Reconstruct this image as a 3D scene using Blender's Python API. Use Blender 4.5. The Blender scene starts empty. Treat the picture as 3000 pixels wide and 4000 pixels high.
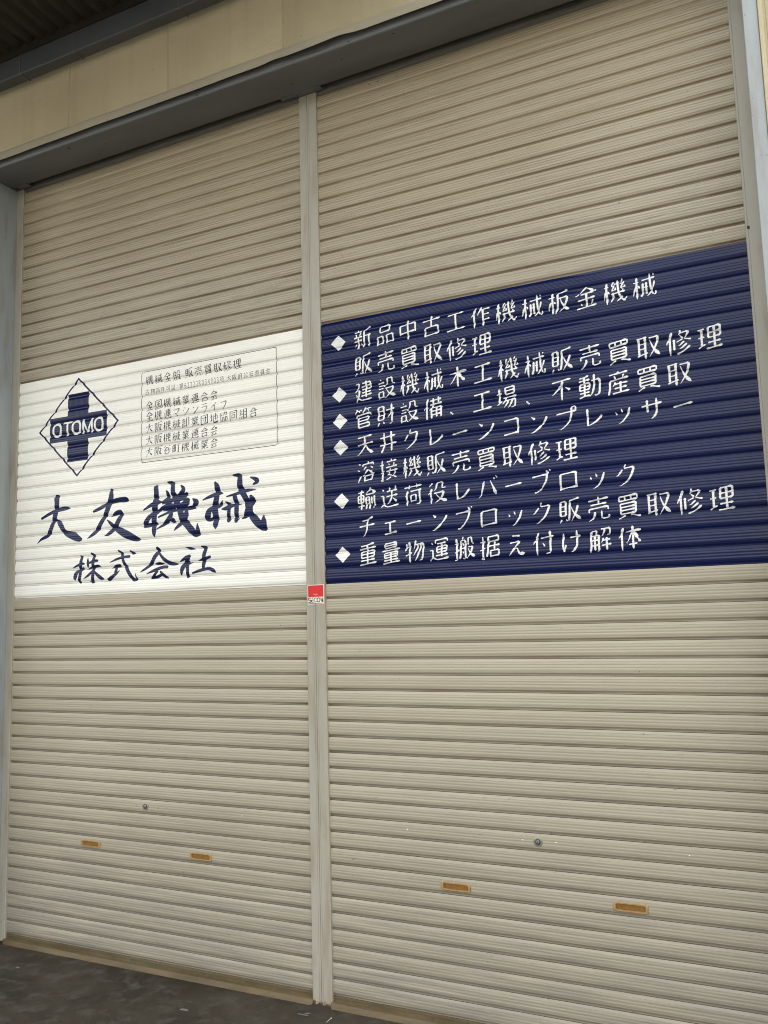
import bpy, bmesh, math, random
from mathutils import Vector, Matrix
random.seed(7)
R = math.radians
scene = bpy.context.scene
COL = scene.collection

# ---------------------------------------------------------------- camera
cam_d = bpy.data.cameras.new('camera')
cam_d.sensor_fit = 'VERTICAL'; cam_d.sensor_height = 24.0
cam_d.lens = 20.204
cam_d.clip_start = 0.05; cam_d.clip_end = 1000
cam = bpy.data.objects.new('camera', cam_d); COL.objects.link(cam)
yaw, pit, rol = R(25.87195), R(7.0221), R(1.53989)
B = (Matrix.Rotation(yaw, 3, 'Z') @ Matrix.Rotation(pit, 3, 'X') @ Matrix.Rotation(rol, 3, 'Y'))
rt, fw, up = B.col[0], B.col[1], B.col[2]
M4 = Matrix.Identity(4)
for i in range(3):
    M4[i][0] = rt[i]; M4[i][1] = up[i]; M4[i][2] = -fw[i]
M4[0][3], M4[1][3], M4[2][3] = 2.72102, -3.91268, 1.88089
cam.matrix_world = M4
scene.camera = cam

# ---------------------------------------------------------------- sky, sun, exposure
SUN_EL, SUN_AZ = R(48), R(18)          # azimuth from +Y towards +X: the sun stands behind the building
w = bpy.data.worlds.new('World'); scene.world = w; w.use_nodes = True
nt = w.node_tree; bg = nt.nodes['Background']
sky = nt.nodes.new('ShaderNodeTexSky'); sky.sky_type = 'NISHITA'; sky.sun_disc = False
sky.sun_elevation = SUN_EL; sky.sun_rotation = SUN_AZ
sky.air_density = 1.0; sky.dust_density = 8.0; sky.ozone_density = 0.4
hsv = nt.nodes.new('ShaderNodeHueSaturation'); hsv.inputs['Saturation'].default_value = 0.30      # thin high cloud: a pale sky all over
tint = nt.nodes.new('ShaderNodeMix'); tint.data_type = 'RGBA'; tint.blend_type = 'MULTIPLY'
tint.inputs[0].default_value = 1.0; tint.inputs[7].default_value = (1.0, 0.965, 0.885, 1)
nt.links.new(sky.outputs[0], hsv.inputs['Color']); nt.links.new(hsv.outputs[0], tint.inputs[6]); nt.links.new(tint.outputs[2], bg.inputs[0])
bg.inputs[1].default_value = 0.15
sd = bpy.data.lights.new('sun', 'SUN'); sd.energy = 1.2; sd.angle = R(12); sd.color = (1.0, 0.93, 0.82)
so = bpy.data.objects.new('sun', sd); COL.objects.link(so)
sdir = Vector((math.sin(SUN_AZ) * math.cos(SUN_EL), math.cos(SUN_AZ) * math.cos(SUN_EL), math.sin(SUN_EL)))
so.rotation_euler = (-sdir).to_track_quat('-Z', 'Y').to_euler(); so.location = (0, 20, 20)
vs = scene.view_settings
vs.view_transform = 'Standard'; vs.look = 'None'; vs.gamma = 1.0; vs.use_curve_mapping = False
vs.exposure = 2.95
scene.cycles.pixel_filter_type = 'BLACKMAN_HARRIS'; scene.cycles.filter_width = 1.05
scene.cycles.max_bounces = 8; scene.cycles.diffuse_bounces = 5

# ---------------------------------------------------------------- material helpers
class NT:
    def __init__(s, name):
        s.m = bpy.data.materials.new(name); s.m.use_nodes = True
        s.t = s.m.node_tree; s.b = s.t.nodes['Principled BSDF']
    def n(s, k, **kw):
        nd = s.t.nodes.new(k)
        for a, v in kw.items():
            setattr(nd, a, v)
        return nd
    def lk(s, a, b):
        s.t.links.new(a, b)
    def setin(s, nd, i, v):
        if hasattr(v, 'is_output'): s.lk(v, nd.inputs[i])
        elif v is not None: nd.inputs[i].default_value = v
    def math(s, op, a, b=None, c=None, clamp=False):
        nd = s.n('ShaderNodeMath', operation=op, use_clamp=clamp)
        s.setin(nd, 0, a); s.setin(nd, 1, b); s.setin(nd, 2, c)
        return nd.outputs[0]
    def ramp(s, v, lo, hi, a=0.0, b=1.0):
        nd = s.n('ShaderNodeMapRange'); nd.clamp = True
        s.setin(nd, 0, v); nd.inputs[1].default_value = lo; nd.inputs[2].default_value = hi
        nd.inputs[3].default_value = a; nd.inputs[4].default_value = b
        return nd.outputs[0]
    def mix(s, f, a, b, blend='MIX'):
        nd = s.n('ShaderNodeMix', data_type='RGBA', blend_type=blend)
        s.setin(nd, 0, f)
        for i, v in ((6, a), (7, b)):
            if hasattr(v, 'is_output'): s.lk(v, nd.inputs[i])
            else: nd.inputs[i].default_value = (*v, 1) if len(v) == 3 else v
        return nd.outputs[2]
    def pos(s):
        g = s.n('ShaderNodeNewGeometry'); return g.outputs['Position']
    def sep(s, v):
        nd = s.n('ShaderNodeSeparateXYZ'); s.lk(v, nd.inputs[0]); return nd.outputs
    def noise(s, scale=5, vec=None, sc=(1, 1, 1), loc=(0, 0, 0), detail=4, rough=0.55):
        mp = s.n('ShaderNodeMapping'); s.lk(vec or s.pos(), mp.inputs[0])
        mp.inputs['Scale'].default_value = sc; mp.inputs['Location'].default_value = loc
        nd = s.n('ShaderNodeTexNoise'); s.lk(mp.outputs[0], nd.inputs[0])
        nd.inputs['Scale'].default_value = scale; nd.inputs['Detail'].default_value = detail
        nd.inputs['Roughness'].default_value = rough
        return nd.outputs[0]
    def bump(s, h, strength=0.2, dist=0.002):
        nd = s.n('ShaderNodeBump'); s.lk(h, nd.inputs['Height'])
        nd.inputs['Strength'].default_value = strength; nd.inputs['Distance'].default_value = dist
        s.lk(nd.outputs[0], s.b.inputs['Normal'])
    def out(s, col, rough=0.5, metal=0.0, spec=0.5, coat=0.0):
        s.setin(s.b, 'Base Color', col if hasattr(col, 'is_output') else (*col, 1))
        s.setin(s.b, 'Roughness', rough); s.b.inputs['Metallic'].default_value = metal
        s.b.inputs['Specular IOR Level'].default_value = spec
        if coat: s.b.inputs['Coat Weight'].default_value = coat; s.b.inputs['Coat Roughness'].default_value = 0.12
        return s.m

PITCH, Z0 = 0.0775, 0.05
def slat_material(name, base, xa, xb, film=False, rough=0.42):
    s = NT(name); p = s.pos(); X, Y, Z = s.sep(p)
    fr = s.math('FRACT', s.math('DIVIDE', s.math('SUBTRACT', Z, Z0), PITCH))
    # long soft streaks along the slats, and broad blotches
    st = s.noise(1.0, p, (0.9, 1, 260), detail=5, rough=0.6)
    bl = s.noise(1.0, p, (0.8, 1, 1.6), (3, 0, 1), 3)
    bl2 = s.noise(1.0, p, (2.5, 1, 22), (9, 0, 5), 4)
    c = s.mix(s.ramp(bl, 0.35, 0.65), tuple(v * 0.93 for v in base), tuple(v * 1.05 for v in base))
    wn = s.n('ShaderNodeTexWhiteNoise', noise_dimensions='1D')
    s.lk(s.math('FLOOR', s.math('DIVIDE', s.math('SUBTRACT', Z, Z0), PITCH)), wn.inputs['W'])
    tone = 0.0 if film else 0.5                                    # no two slats have weathered alike
    c = s.mix(s.math('MULTIPLY', wn.outputs[0], tone), c, tuple(v * f for v, f in zip(base, (0.86, 0.83, 0.80))))
    k = 0.12 if film else 1.0
    c = s.mix(s.ramp(st, 0.48, 0.68, 0, 0.42 * k), c, tuple(v * f for v, f in zip(base, (0.62, 0.57, 0.5))))
    c = s.mix(s.ramp(bl2, 0.52, 0.75, 0, 0.22 * k), c, tuple(v * f for v, f in zip(base, (0.74, 0.72, 0.7))))
    # brown dirt caught in the hollow above each joint, heavier by the guide rails
    rec = s.ramp(fr, 0.20, 0.12)
    dn = s.noise(1.0, p, (2.2, 1, 40), (0, 0, 7), 4)
    edge = s.math('MINIMUM', s.math('SUBTRACT', X, xa), s.math('SUBTRACT', xb, X))
    em = s.ramp(edge, 0.16, 0.0)
    rec = s.math('MULTIPLY', rec, s.ramp(Z, 2.2, 4.0, 0.85, 1.6))
    dirt = s.math('MULTIPLY', rec, s.math('ADD', s.ramp(dn, 0.35, 0.7, 0.34 * k, 0.8 * k), s.math('MULTIPLY', em, 0.5 * k)), clamp=True)
    c = s.mix(dirt, c, (0.135, 0.088, 0.048))
    gap = s.math('MAXIMUM', s.ramp(fr, 0.020, 0.012), s.ramp(fr, 0.990, 0.994))
    c = s.mix(s.math('MULTIPLY', gap, 0.9), c, (0.03, 0.022, 0.015))
    if not film:
        # hot yellow-brown staining towards the guides higher up, and dust under the head
        hi = s.ramp(Z, 2.6, 4.8)
        en = s.noise(1.0, p, (5, 1, 90), (2, 0, 0), 4)
        f2 = s.math('MULTIPLY', s.math('MULTIPLY', s.ramp(edge, 0.42, 0.0), hi), s.ramp(en, 0.42, 0.62), clamp=True)
        lowband = s.ramp(fr, 0.62, 0.2)
        c = s.mix(s.math('MULTIPLY', f2, s.math('MULTIPLY', lowband, 0.75)), c, (0.16, 0.115, 0.062))
        yel = s.ramp(Z, 3.7, 4.8, 0, 0.55)
        c = s.mix(yel, c, (0.40, 0.325, 0.195))
        # rubbed grey scuffs in rows above the films
        sc = s.noise(1.0, p, (3.2, 1, 34), (5, 0, 2), 5, 0.7)
        zone = s.math('MULTIPLY', s.ramp(Z, 3.42, 3.5), s.ramp(Z, 4.05, 3.75))
        band = s.math('MULTIPLY', s.ramp(fr, 0.3, 0.42), s.ramp(fr, 0.8, 0.6))
        mm = s.math('MULTIPLY', s.math('MULTIPLY', zone, band), s.ramp(sc, 0.53, 0.62, 0, 0.55))
        c = s.mix(mm, c, (0.16, 0.14, 0.12))
        # grime settled in the valleys between the three ribs
        vt = s.math('COSINE', s.math('MULTIPLY', s.math('SUBTRACT', s.math('SUBTRACT', 1.0, fr), 0.20), 2 * math.pi * 3 / 0.50))
        vm = s.math('MULTIPLY', s.ramp(vt, 0.55, 0.95), s.math('MULTIPLY', s.ramp(fr, 0.26, 0.30), s.ramp(fr, 0.84, 0.80)))
        vn = s.noise(1.0, p, (0.9, 1, 30), (6, 0, 2), 4)
        c = s.mix(s.math('MULTIPLY', vm, s.math('MULTIPLY', s.ramp(vn, 0.3, 0.6, 0.2, 1.0), s.ramp(Z, 1.0, 4.0, 0.10, 0.85))), c, (0.20, 0.155, 0.10))
        # fine dark drip lines in the rib valleys, upper third only
        ln = s.noise(1.0, p, (1.4, 1, 420), (1, 0, 3), 3, 0.5)
        l2 = s.math('MULTIPLY', s.ramp(ln, 0.53, 0.62, 0, 0.7), s.ramp(Z, 2.4, 4.0))
        c = s.mix(l2, c, (0.18, 0.14, 0.09))
        # splash grime near the floor, with the fall-off of light painted in
        rl = s.math('MULTIPLY', s.ramp(Z, 1.6, 0.1), s.ramp(dn, 0.35, 0.65, 0.30, 0.95))
        c = s.mix(rl, c, (0.235, 0.215, 0.175))
        sp = s.noise(1.0, p, (60, 60, 60), (0, 0, 0), 1)
        c = s.mix(s.ramp(sp, 0.80, 0.815, 0, 0.8), c, (0.05, 0.04, 0.03))
    bn = s.noise(1.0, p, (1.6, 1, 10), (0, 0, 9), 3)
    s.bump(bn, 0.25, 0.004)
    return s.out(c, s.ramp(st, 0.3, 0.7, rough - 0.05, rough + 0.1), spec=0.45)

def plain_dark():
    s = NT('dark_grey_slat'); p = s.pos()
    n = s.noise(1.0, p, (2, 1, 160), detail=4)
    c = s.mix(s.ramp(n, 0.35, 0.7), (0.075, 0.075, 0.068), (0.16, 0.15, 0.125))  # streaky dark grey for the slats right under the head lining
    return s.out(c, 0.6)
XL0, XL1, XR0, XR1 = -1.80, 0.385, 0.470, 2.625
BEIGE = (0.428, 0.388, 0.292)
M = {}
M['beige_l'] = slat_material('beige_slat_paint_left', BEIGE, -1.786, 0.37)
M['beige_r'] = slat_material('beige_slat_paint_right', BEIGE, 0.482, 2.605)
M['dark_slat'] = plain_dark()
M['white'] = slat_material('white_film', (0.87, 0.86, 0.79), -1.786, 0.37, True, 0.35)

def blue_film():
    s = NT('navy_film'); p = s.pos()
    b = s.noise(1.0, p, (0.8, 1, 3), (1, 0, 1), 3)
    d = s.noise(1.0, p, (0.6, 1, 300), (4, 0, 1), 4)
    c = s.mix(s.ramp(b, 0.3, 0.7), (0.0040, 0.0085, 0.052), (0.0055, 0.0115, 0.064))
    c = s.mix(s.ramp(d, 0.5, 0.75, 0, 0.2), c, (0.02, 0.02, 0.04))
    s.bump(s.noise(1.0, p, (1.3, 1, 9), (0, 0, 9), 3), 0.25, 0.004)
    return s.out(c, s.ramp(d, 0.3, 0.7, 0.07, 0.14), spec=0.30)
M['blue'] = blue_film()
def plain(name, col, rough=0.5, spec=0.5, metal=0.0, var=0.1, nscale=8):
    s = NT(name)
    n = s.noise(nscale, s.pos(), detail=3)
    c = s.mix(s.ramp(n, 0.3, 0.7), tuple(v * (1 - var) for v in col), tuple(v * (1 + var) for v in col))
    return s.out(c, rough, metal, spec)
M['letter_white'] = plain('white_lettering_film', (0.80, 0.80, 0.77), 0.38)
M['letter_black'] = plain('black_lettering_film', (0.012, 0.012, 0.014), 0.4)
M['sign_red'] = plain('sticker_red', (0.60, 0.002, 0.004), 0.35, var=0.03)
M['sign_dark_red'] = plain('sticker_dark_red', (0.42, 0.0, 0.01), 0.4)
M['sign_white'] = plain('sticker_cream', (0.80, 0.70, 0.60), 0.4)
M['sign_ink'] = plain('sticker_ink', (0.012, 0.02, 0.04), 0.4)
M['sign_green'] = plain('sticker_green', (0.02, 0.28, 0.17), 0.4)
M['metal'] = plain('dull_steel', (0.34, 0.33, 0.30), 0.38, metal=0.7)
M['screw'] = plain('bright_screw_head', (0.62, 0.61, 0.56), 0.3, metal=0.5)
M['dark_metal'] = plain('dark_keyhole_metal', (0.06, 0.055, 0.05), 0.5, metal=0.5)
M['green_mark'] = plain('faded_green_marker', (0.05, 0.10, 0.055), 0.7)
M['rubber'] = plain('black_putty', (0.012, 0.012, 0.012), 0.6)
M['scrap'] = plain('pale_scrap', (0.14, 0.137, 0.125), 0.5)

def handle_plastic(name, col):
    s = NT(name); p = s.pos()
    n = s.noise(60, p, detail=3)
    c = s.mix(s.ramp(n, 0.35, 0.7), col, tuple(v * f for v, f in zip(col, (0.72, 0.66, 0.55))))
    return s.out(c, 0.5)
M['handle'] = handle_plastic('yellowed_plastic', (0.40, 0.26, 0.11))
M['handle_in'] = handle_plastic('amber_plastic', (0.23, 0.115, 0.020))

def rail_paint(name, col, rust=True):
    s = NT(name); p = s.pos(); X, Y, Z = s.sep(p)
    a = s.noise(1.0, p, (18, 18, 3.0), (0, 0, 3), 4)
    b = s.noise(1.0, p, (7, 7, 1.0), (4, 0, 0), 3)
    c = s.mix(s.ramp(a, 0.45, 0.75, 0, 0.55), col, tuple(v * f for v, f in zip(col, (0.74, 0.68, 0.62))))
    c = s.mix(s.ramp(b, 0.4, 0.75, 0, 0.5), c, tuple(v * f for v, f in zip(col, (0.88, 0.92, 0.98))))
    sp = s.noise(1.0, p, (90, 90, 90), (1, 0, 0), 1)
    c = s.mix(s.ramp(sp, 0.77, 0.79, 0, 0.8), c, (0.04, 0.03, 0.025))
    if rust:
        rn = s.noise(45, p, detail=4)
        m = s.math('ADD', s.ramp(Z, 0.045, 0.0, 0, 0.42), rn)
        c = s.mix(s.ramp(m, 0.78, 0.9), c, (0.055, 0.018, 0.009))
        m2 = s.math('ADD', s.ramp(Z, 0.16, 0.0, 0, 0.2), a)
        c = s.mix(s.ramp(m2, 0.55, 0.85, 0, 0.5), c, (0.25, 0.15, 0.08))
    s.bump(s.noise(1.0, p, (9, 9, 2.5), (0, 0, 1), 3), 0.25, 0.003)
    return s.out(c, 0.42, spec=0.45)
M['rail'] = rail_paint('rail_paint', (0.375, 0.350, 0.285))
M['jamb'] = rail_paint('blue_grey_trim_paint', (0.33, 0.36, 0.365))
def soffit_paint():
    s = NT('grey_trim_paint'); p = s.pos()
    b = s.noise(1.0, p, (1.2, 6, 6), detail=3)
    c = s.mix(s.ramp(b, 0.35, 0.7), (0.115, 0.125, 0.13), (0.155, 0.163, 0.165))
    sp = s.noise(1.0, p, (26, 26, 26), (3, 0, 0), 2, 0.4)
    c = s.mix(s.ramp(sp, 0.735, 0.745, 0, 0.9), c, (0.02, 0.018, 0.016))
    s.bump(s.noise(1.0, p, (3, 9, 9), detail=2), 0.2, 0.003)
    return s.out(c, 0.36, spec=0.5)
M['trim'] = soffit_paint()
M['gutter'] = plain('grey_gutter_plastic', (0.07, 0.08, 0.088), 0.42, var=0.1, nscale=3)
M['wire'] = plain('rusty_bracket_wire', (0.14, 0.12, 0.10), 0.6)
M['flash'] = plain('cream_flashing_paint', (0.38, 0.34, 0.25), 0.36, var=0.06, nscale=3)
def stucco():
    s = NT('cream_stucco'); p = s.pos(); X, Y, Z = s.sep(p)
    f = s.noise(1.0, p, (230, 230, 230), detail=3, rough=0.6)
    b = s.noise(1.0, p, (1.1, 1, 0.9), (2, 0, 0), 4)
    v = s.noise(1.0, p, (14, 1, 0.8), (7, 0, 0), 4)
    c = s.mix(s.ramp(b, 0.35, 0.68), (0.45, 0.39, 0.25), (0.54, 0.475, 0.32))
    c = s.mix(s.ramp(f, 0.52, 0.72, 0, 0.35), c, (0.30, 0.26, 0.17))
    c = s.mix(s.ramp(v, 0.5, 0.78, 0, 0.28), c, (0.30, 0.26, 0.18))
    sp = s.noise(1.0, p, (38, 38, 38), (3, 3, 0), 3, 0.6)
    c = s.mix(s.ramp(sp, 0.755, 0.77, 0, 0.85), c, (0.05, 0.035, 0.02))
    s.bump(f, 0.7, 0.004)
    return s.out(c, 0.85, spec=0.2)
M['stucco'] = stucco()
M['sealant'] = plain('joint_sealant', (0.44, 0.37, 0.22), 0.7)
M['sheet'] = plain('brown_roof_sheet', (0.018, 0.012, 0.007), 0.55, var=0.2, nscale=3)
M['beam'] = plain('painted_steel_beam', (0.04, 0.03, 0.02), 0.5)
M['roofing'] = plain('roof_sheet', (0.2, 0.21, 0.22), 0.5)
def bar_mat():
    s = NT('bottom_bar_paint'); p = s.pos(); X, Y, Z = s.sep(p)
    a = s.noise(1.0, p, (3.5, 20, 20), detail=4)
    c = s.mix(s.ramp(a, 0.35, 0.7), (0.085, 0.065, 0.032), (0.145, 0.108, 0.058))
    g = s.noise(1.0, p, (40, 60, 60), (2, 0, 0), 3)
    c = s.mix(s.ramp(g, 0.6, 0.75, 0, 0.6), c, (0.06, 0.045, 0.028))
    # faded green marker smudge beside the written characters
    gx = s.math('MULTIPLY', s.ramp(X, -0.825, -0.815), s.ramp(X, -0.585, -0.605))
    gz = s.math('MULTIPLY', s.ramp(Z, 0.024, 0.028), s.ramp(Z, 0.041, 0.037))
    gn = s.noise(1.0, p, (120, 20, 60), (2, 1, 0), 3)
    c = s.mix(s.math('MULTIPLY', s.math('MULTIPLY', gx, gz), s.ramp(gn, 0.42, 0.58, 0.1, 0.7)), c, (0.035, 0.075, 0.045))
    s.bump(g, 0.2, 0.002)
    return s.out(c, 0.55, spec=0.3)
M['bar'] = bar_mat()
def concrete():
    s = NT('dark_stained_concrete'); p = s.pos(); X, Y, Z = s.sep(p)
    a = s.noise(2.2, p, detail=8, rough=0.62)
    b = s.noise(9, p, (1, 1, 1), (5, 2, 0), 6, 0.65)
    f = s.noise(160, p, detail=3)
    c = s.mix(s.ramp(a, 0.40, 0.60), (0.024, 0.020, 0.014), (0.058, 0.048, 0.034))
    c = s.mix(s.ramp(b, 0.50, 0.64, 0, 0.75), c, (0.085, 0.078, 0.066))
    rd = s.noise(4.5, p, (1, 1, 1), (1, 8, 0), 5, 0.6)
    c = s.mix(s.ramp(rd, 0.52, 0.7, 0, 0.6), c, (0.046, 0.029, 0.020))
    c = s.mix(s.ramp(f, 0.45, 0.7, 0, 0.45), c, (0.024, 0.021, 0.018))
    sp = s.noise(14, p, (1, 1.4, 1), (7, 1, 0), 4, 0.7)
    c = s.mix(s.ramp(sp, 0.70, 0.73, 0, 0.55), c, (0.16, 0.155, 0.145))
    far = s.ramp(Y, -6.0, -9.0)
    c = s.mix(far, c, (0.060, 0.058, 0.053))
    h = s.math('ADD', s.math('MULTIPLY', b, 0.7), s.math('MULTIPLY', f, 0.35))
    s.bump(h, 0.6, 0.006)
    return s.out(c, s.ramp(a, 0.35, 0.65, 0.45, 0.7), spec=0.35)
M['ground'] = concrete()

# ---------------------------------------------------------------- geometry helpers
def props(o, label=None, cat=None, group=None, kind=None):
    if label: o['label'] = label
    if cat: o['category'] = cat
    if group: o['group'] = group
    if kind: o['kind'] = kind
    return o
def empty(name, loc, label, cat, group=None):
    o = bpy.data.objects.new(name, None); COL.objects.link(o); o.location = loc
    o.empty_display_size = 0.1
    return props(o, label, cat, group)
bpy_world = {}
def wloc(o):
    v = Vector(o.location)
    return v + wloc(o.parent) if o.parent else v
def link(name, me, mat, parent=None):
    """mesh is given in world coordinates; it becomes local to the parent"""
    o = bpy.data.objects.new(name, me); COL.objects.link(o)
    if mat and not me.materials: me.materials.append(mat)
    if parent:
        o.parent = parent; o.location = -wloc(parent)
    return o
def mesh_py(name, v, f, smooth=None):
    me = bpy.data.meshes.new(name); me.from_pydata(v, [], f); me.update()
    bm = bmesh.new(); bm.from_mesh(me); bmesh.ops.recalc_face_normals(bm, faces=bm.faces); bm.to_mesh(me); bm.free()
    if smooth is not None:
        for p in me.polygons: p.use_smooth = True
        me.set_sharp_from_angle(angle=R(smooth))
    return me
def box(x0, x1, y0, y1, z0, z1, bevel=0.0, seg=2):
    bm = bmesh.new()
    bmesh.ops.create_cube(bm, size=1)
    for v in bm.verts:
        v.co = Vector(((x0 + x1) / 2 + v.co.x * (x1 - x0), (y0 + y1) / 2 + v.co.y * (y1 - y0), (z0 + z1) / 2 + v.co.z * (z1 - z0)))
    if bevel:
        bmesh.ops.bevel(bm, geom=bm.edges[:], offset=bevel, segments=seg, affect='EDGES', profile=0.5)
    me = bpy.data.meshes.new('box'); bm.to_mesh(me); bm.free()
    if bevel:
        for p in me.polygons: p.use_smooth = True
        me.set_sharp_from_angle(angle=R(50))
    return me
def extrude(profile, axis, a, b, n=1, smooth=30, warp=None, close=True):
    """closed profile of 2D points swept along an axis ('x': points are (y,z); 'z': points are (x,y))"""
    v, f = [], []; k = len(profile)
    for i in range(n + 1):
        t = a + (b - a) * i / n
        for p in profile:
            q = (t, p[0], p[1]) if axis == 'x' else (p[0], p[1], t)
            v.append(warp(q) if warp else q)
    for i in range(n):
        for j in range(k if close else k - 1):
            j2 = (j + 1) % k
            f.append((i * k + j, i * k + j2, (i + 1) * k + j2, (i + 1) * k + j))
    if close:
        f.append(tuple(range(k))); f.append(tuple(n * k + j for j in range(k)))
    return mesh_py('sweep', v, f, smooth)
def disc(cx, cy, cz, r, th, seg=20, dome=0.0):
    """a small turned piece whose axis points along -Y, back face at y=cy"""
    rings = [(r, 0), (r, th * 0.7), (r * 0.86, th), (r * 0.5, th + dome * 0.8), (0.0, th + dome)]
    v, f = [], []
    for (rr, d) in rings[:-1]:
        for i in range(seg):
            a = 2 * math.pi * i / seg
            v.append((cx + rr * math.cos(a), cy - d, cz + rr * math.sin(a)))
    v.append((cx, cy - rings[-1][1], cz))
    for k in range(len(rings) - 2):
        for i in range(seg):
            j = (i + 1) % seg
            f.append((k * seg + i, k * seg + j, (k + 1) * seg + j, (k + 1) * seg + i))
    k = len(rings) - 2
    for i in range(seg): f.append((k * seg + i, k * seg + (i + 1) % seg, len(v) - 1))
    f.append(tuple(range(seg)))
    return mesh_py('disc', v, f, 40)

# ---------------------------------------------------------------- slat profile (t from the top joint down, y outwards, metres)
PR = [(0.0, 0.3), (0.003, 0.4), (0.008, 8.2), (0.035, 9.4), (0.165, 12.1), (0.173, 11.0), (0.185, 12.4)]
for i in range(0, 25):
    t = 0.20 + 0.50 * i / 24
    PR.append((t, 12.6 + 0.85 * (0.5 - 0.5 * math.cos(2 * math.pi * 3 * i / 24))))
PR += [(0.73, 11.9), (0.765, 11.0), (0.772, 11.6), (0.79, 11.4), (0.815, 10.4), (0.84, 9.2), (0.865, 7.0), (0.895, 5.4), (0.94, 4.6), (0.984, 4.7), (0.989, 0.4), (1.0, 0.3)]
PR = [(t, y / 1000) for t, y in PR]
def yprof(t):
    t = min(max(t, 0.0), 1.0)
    for (a, ya), (b, yb) in zip(PR[:-1], PR[1:]):
        if t <= b: return ya + (yb - ya) * (t - a) / (b - a)
    return PR[-1][1]
rs = random.Random(3)
OFF = [rs.uniform(-0.0005, 0.0005) for _ in range(70)]
ZB = [Z0 + PITCH * k + PITCH * (1 - t) for k in range(64) for t, _ in PR[:-1]]
def ysurf(z):
    k = int(math.floor((z - Z0) / PITCH)); t = 1 - (z - Z0 - k * PITCH) / PITCH
    return -(yprof(t) + OFF[k])

def slat_mesh(x0, x1):
    back = 0.0012
    v, f = [], []
    c = 0.006  # the ends are clipped a little at the joints
    for side, x in ((0, x0), (1, x1)):
        for t, y in PR:
            v.append((x, -y, PITCH * (1 - t)))
    n = len(PR)
    for i in range(n - 1): f.append((i, i + 1, n + i + 1, n + i))
    # thin back sheet so that the slat is a closed strip
    v += [(x0, 0.0012, PITCH), (x0, 0.0012, 0), (x1, 0.0012, PITCH), (x1, 0.0012, 0)]
    b = 2 * n
    f += [(b, b + 1, b + 3, b + 2), (0, b, b + 2, n), (n - 1, n + n - 1, b + 3, b + 1)]
    f += [tuple(list(range(n)) + [b + 1, b]), tuple([n + i for i in range(n)] + [b + 3, b + 2])]
    return mesh_py('slat', v, f, 28)

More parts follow.
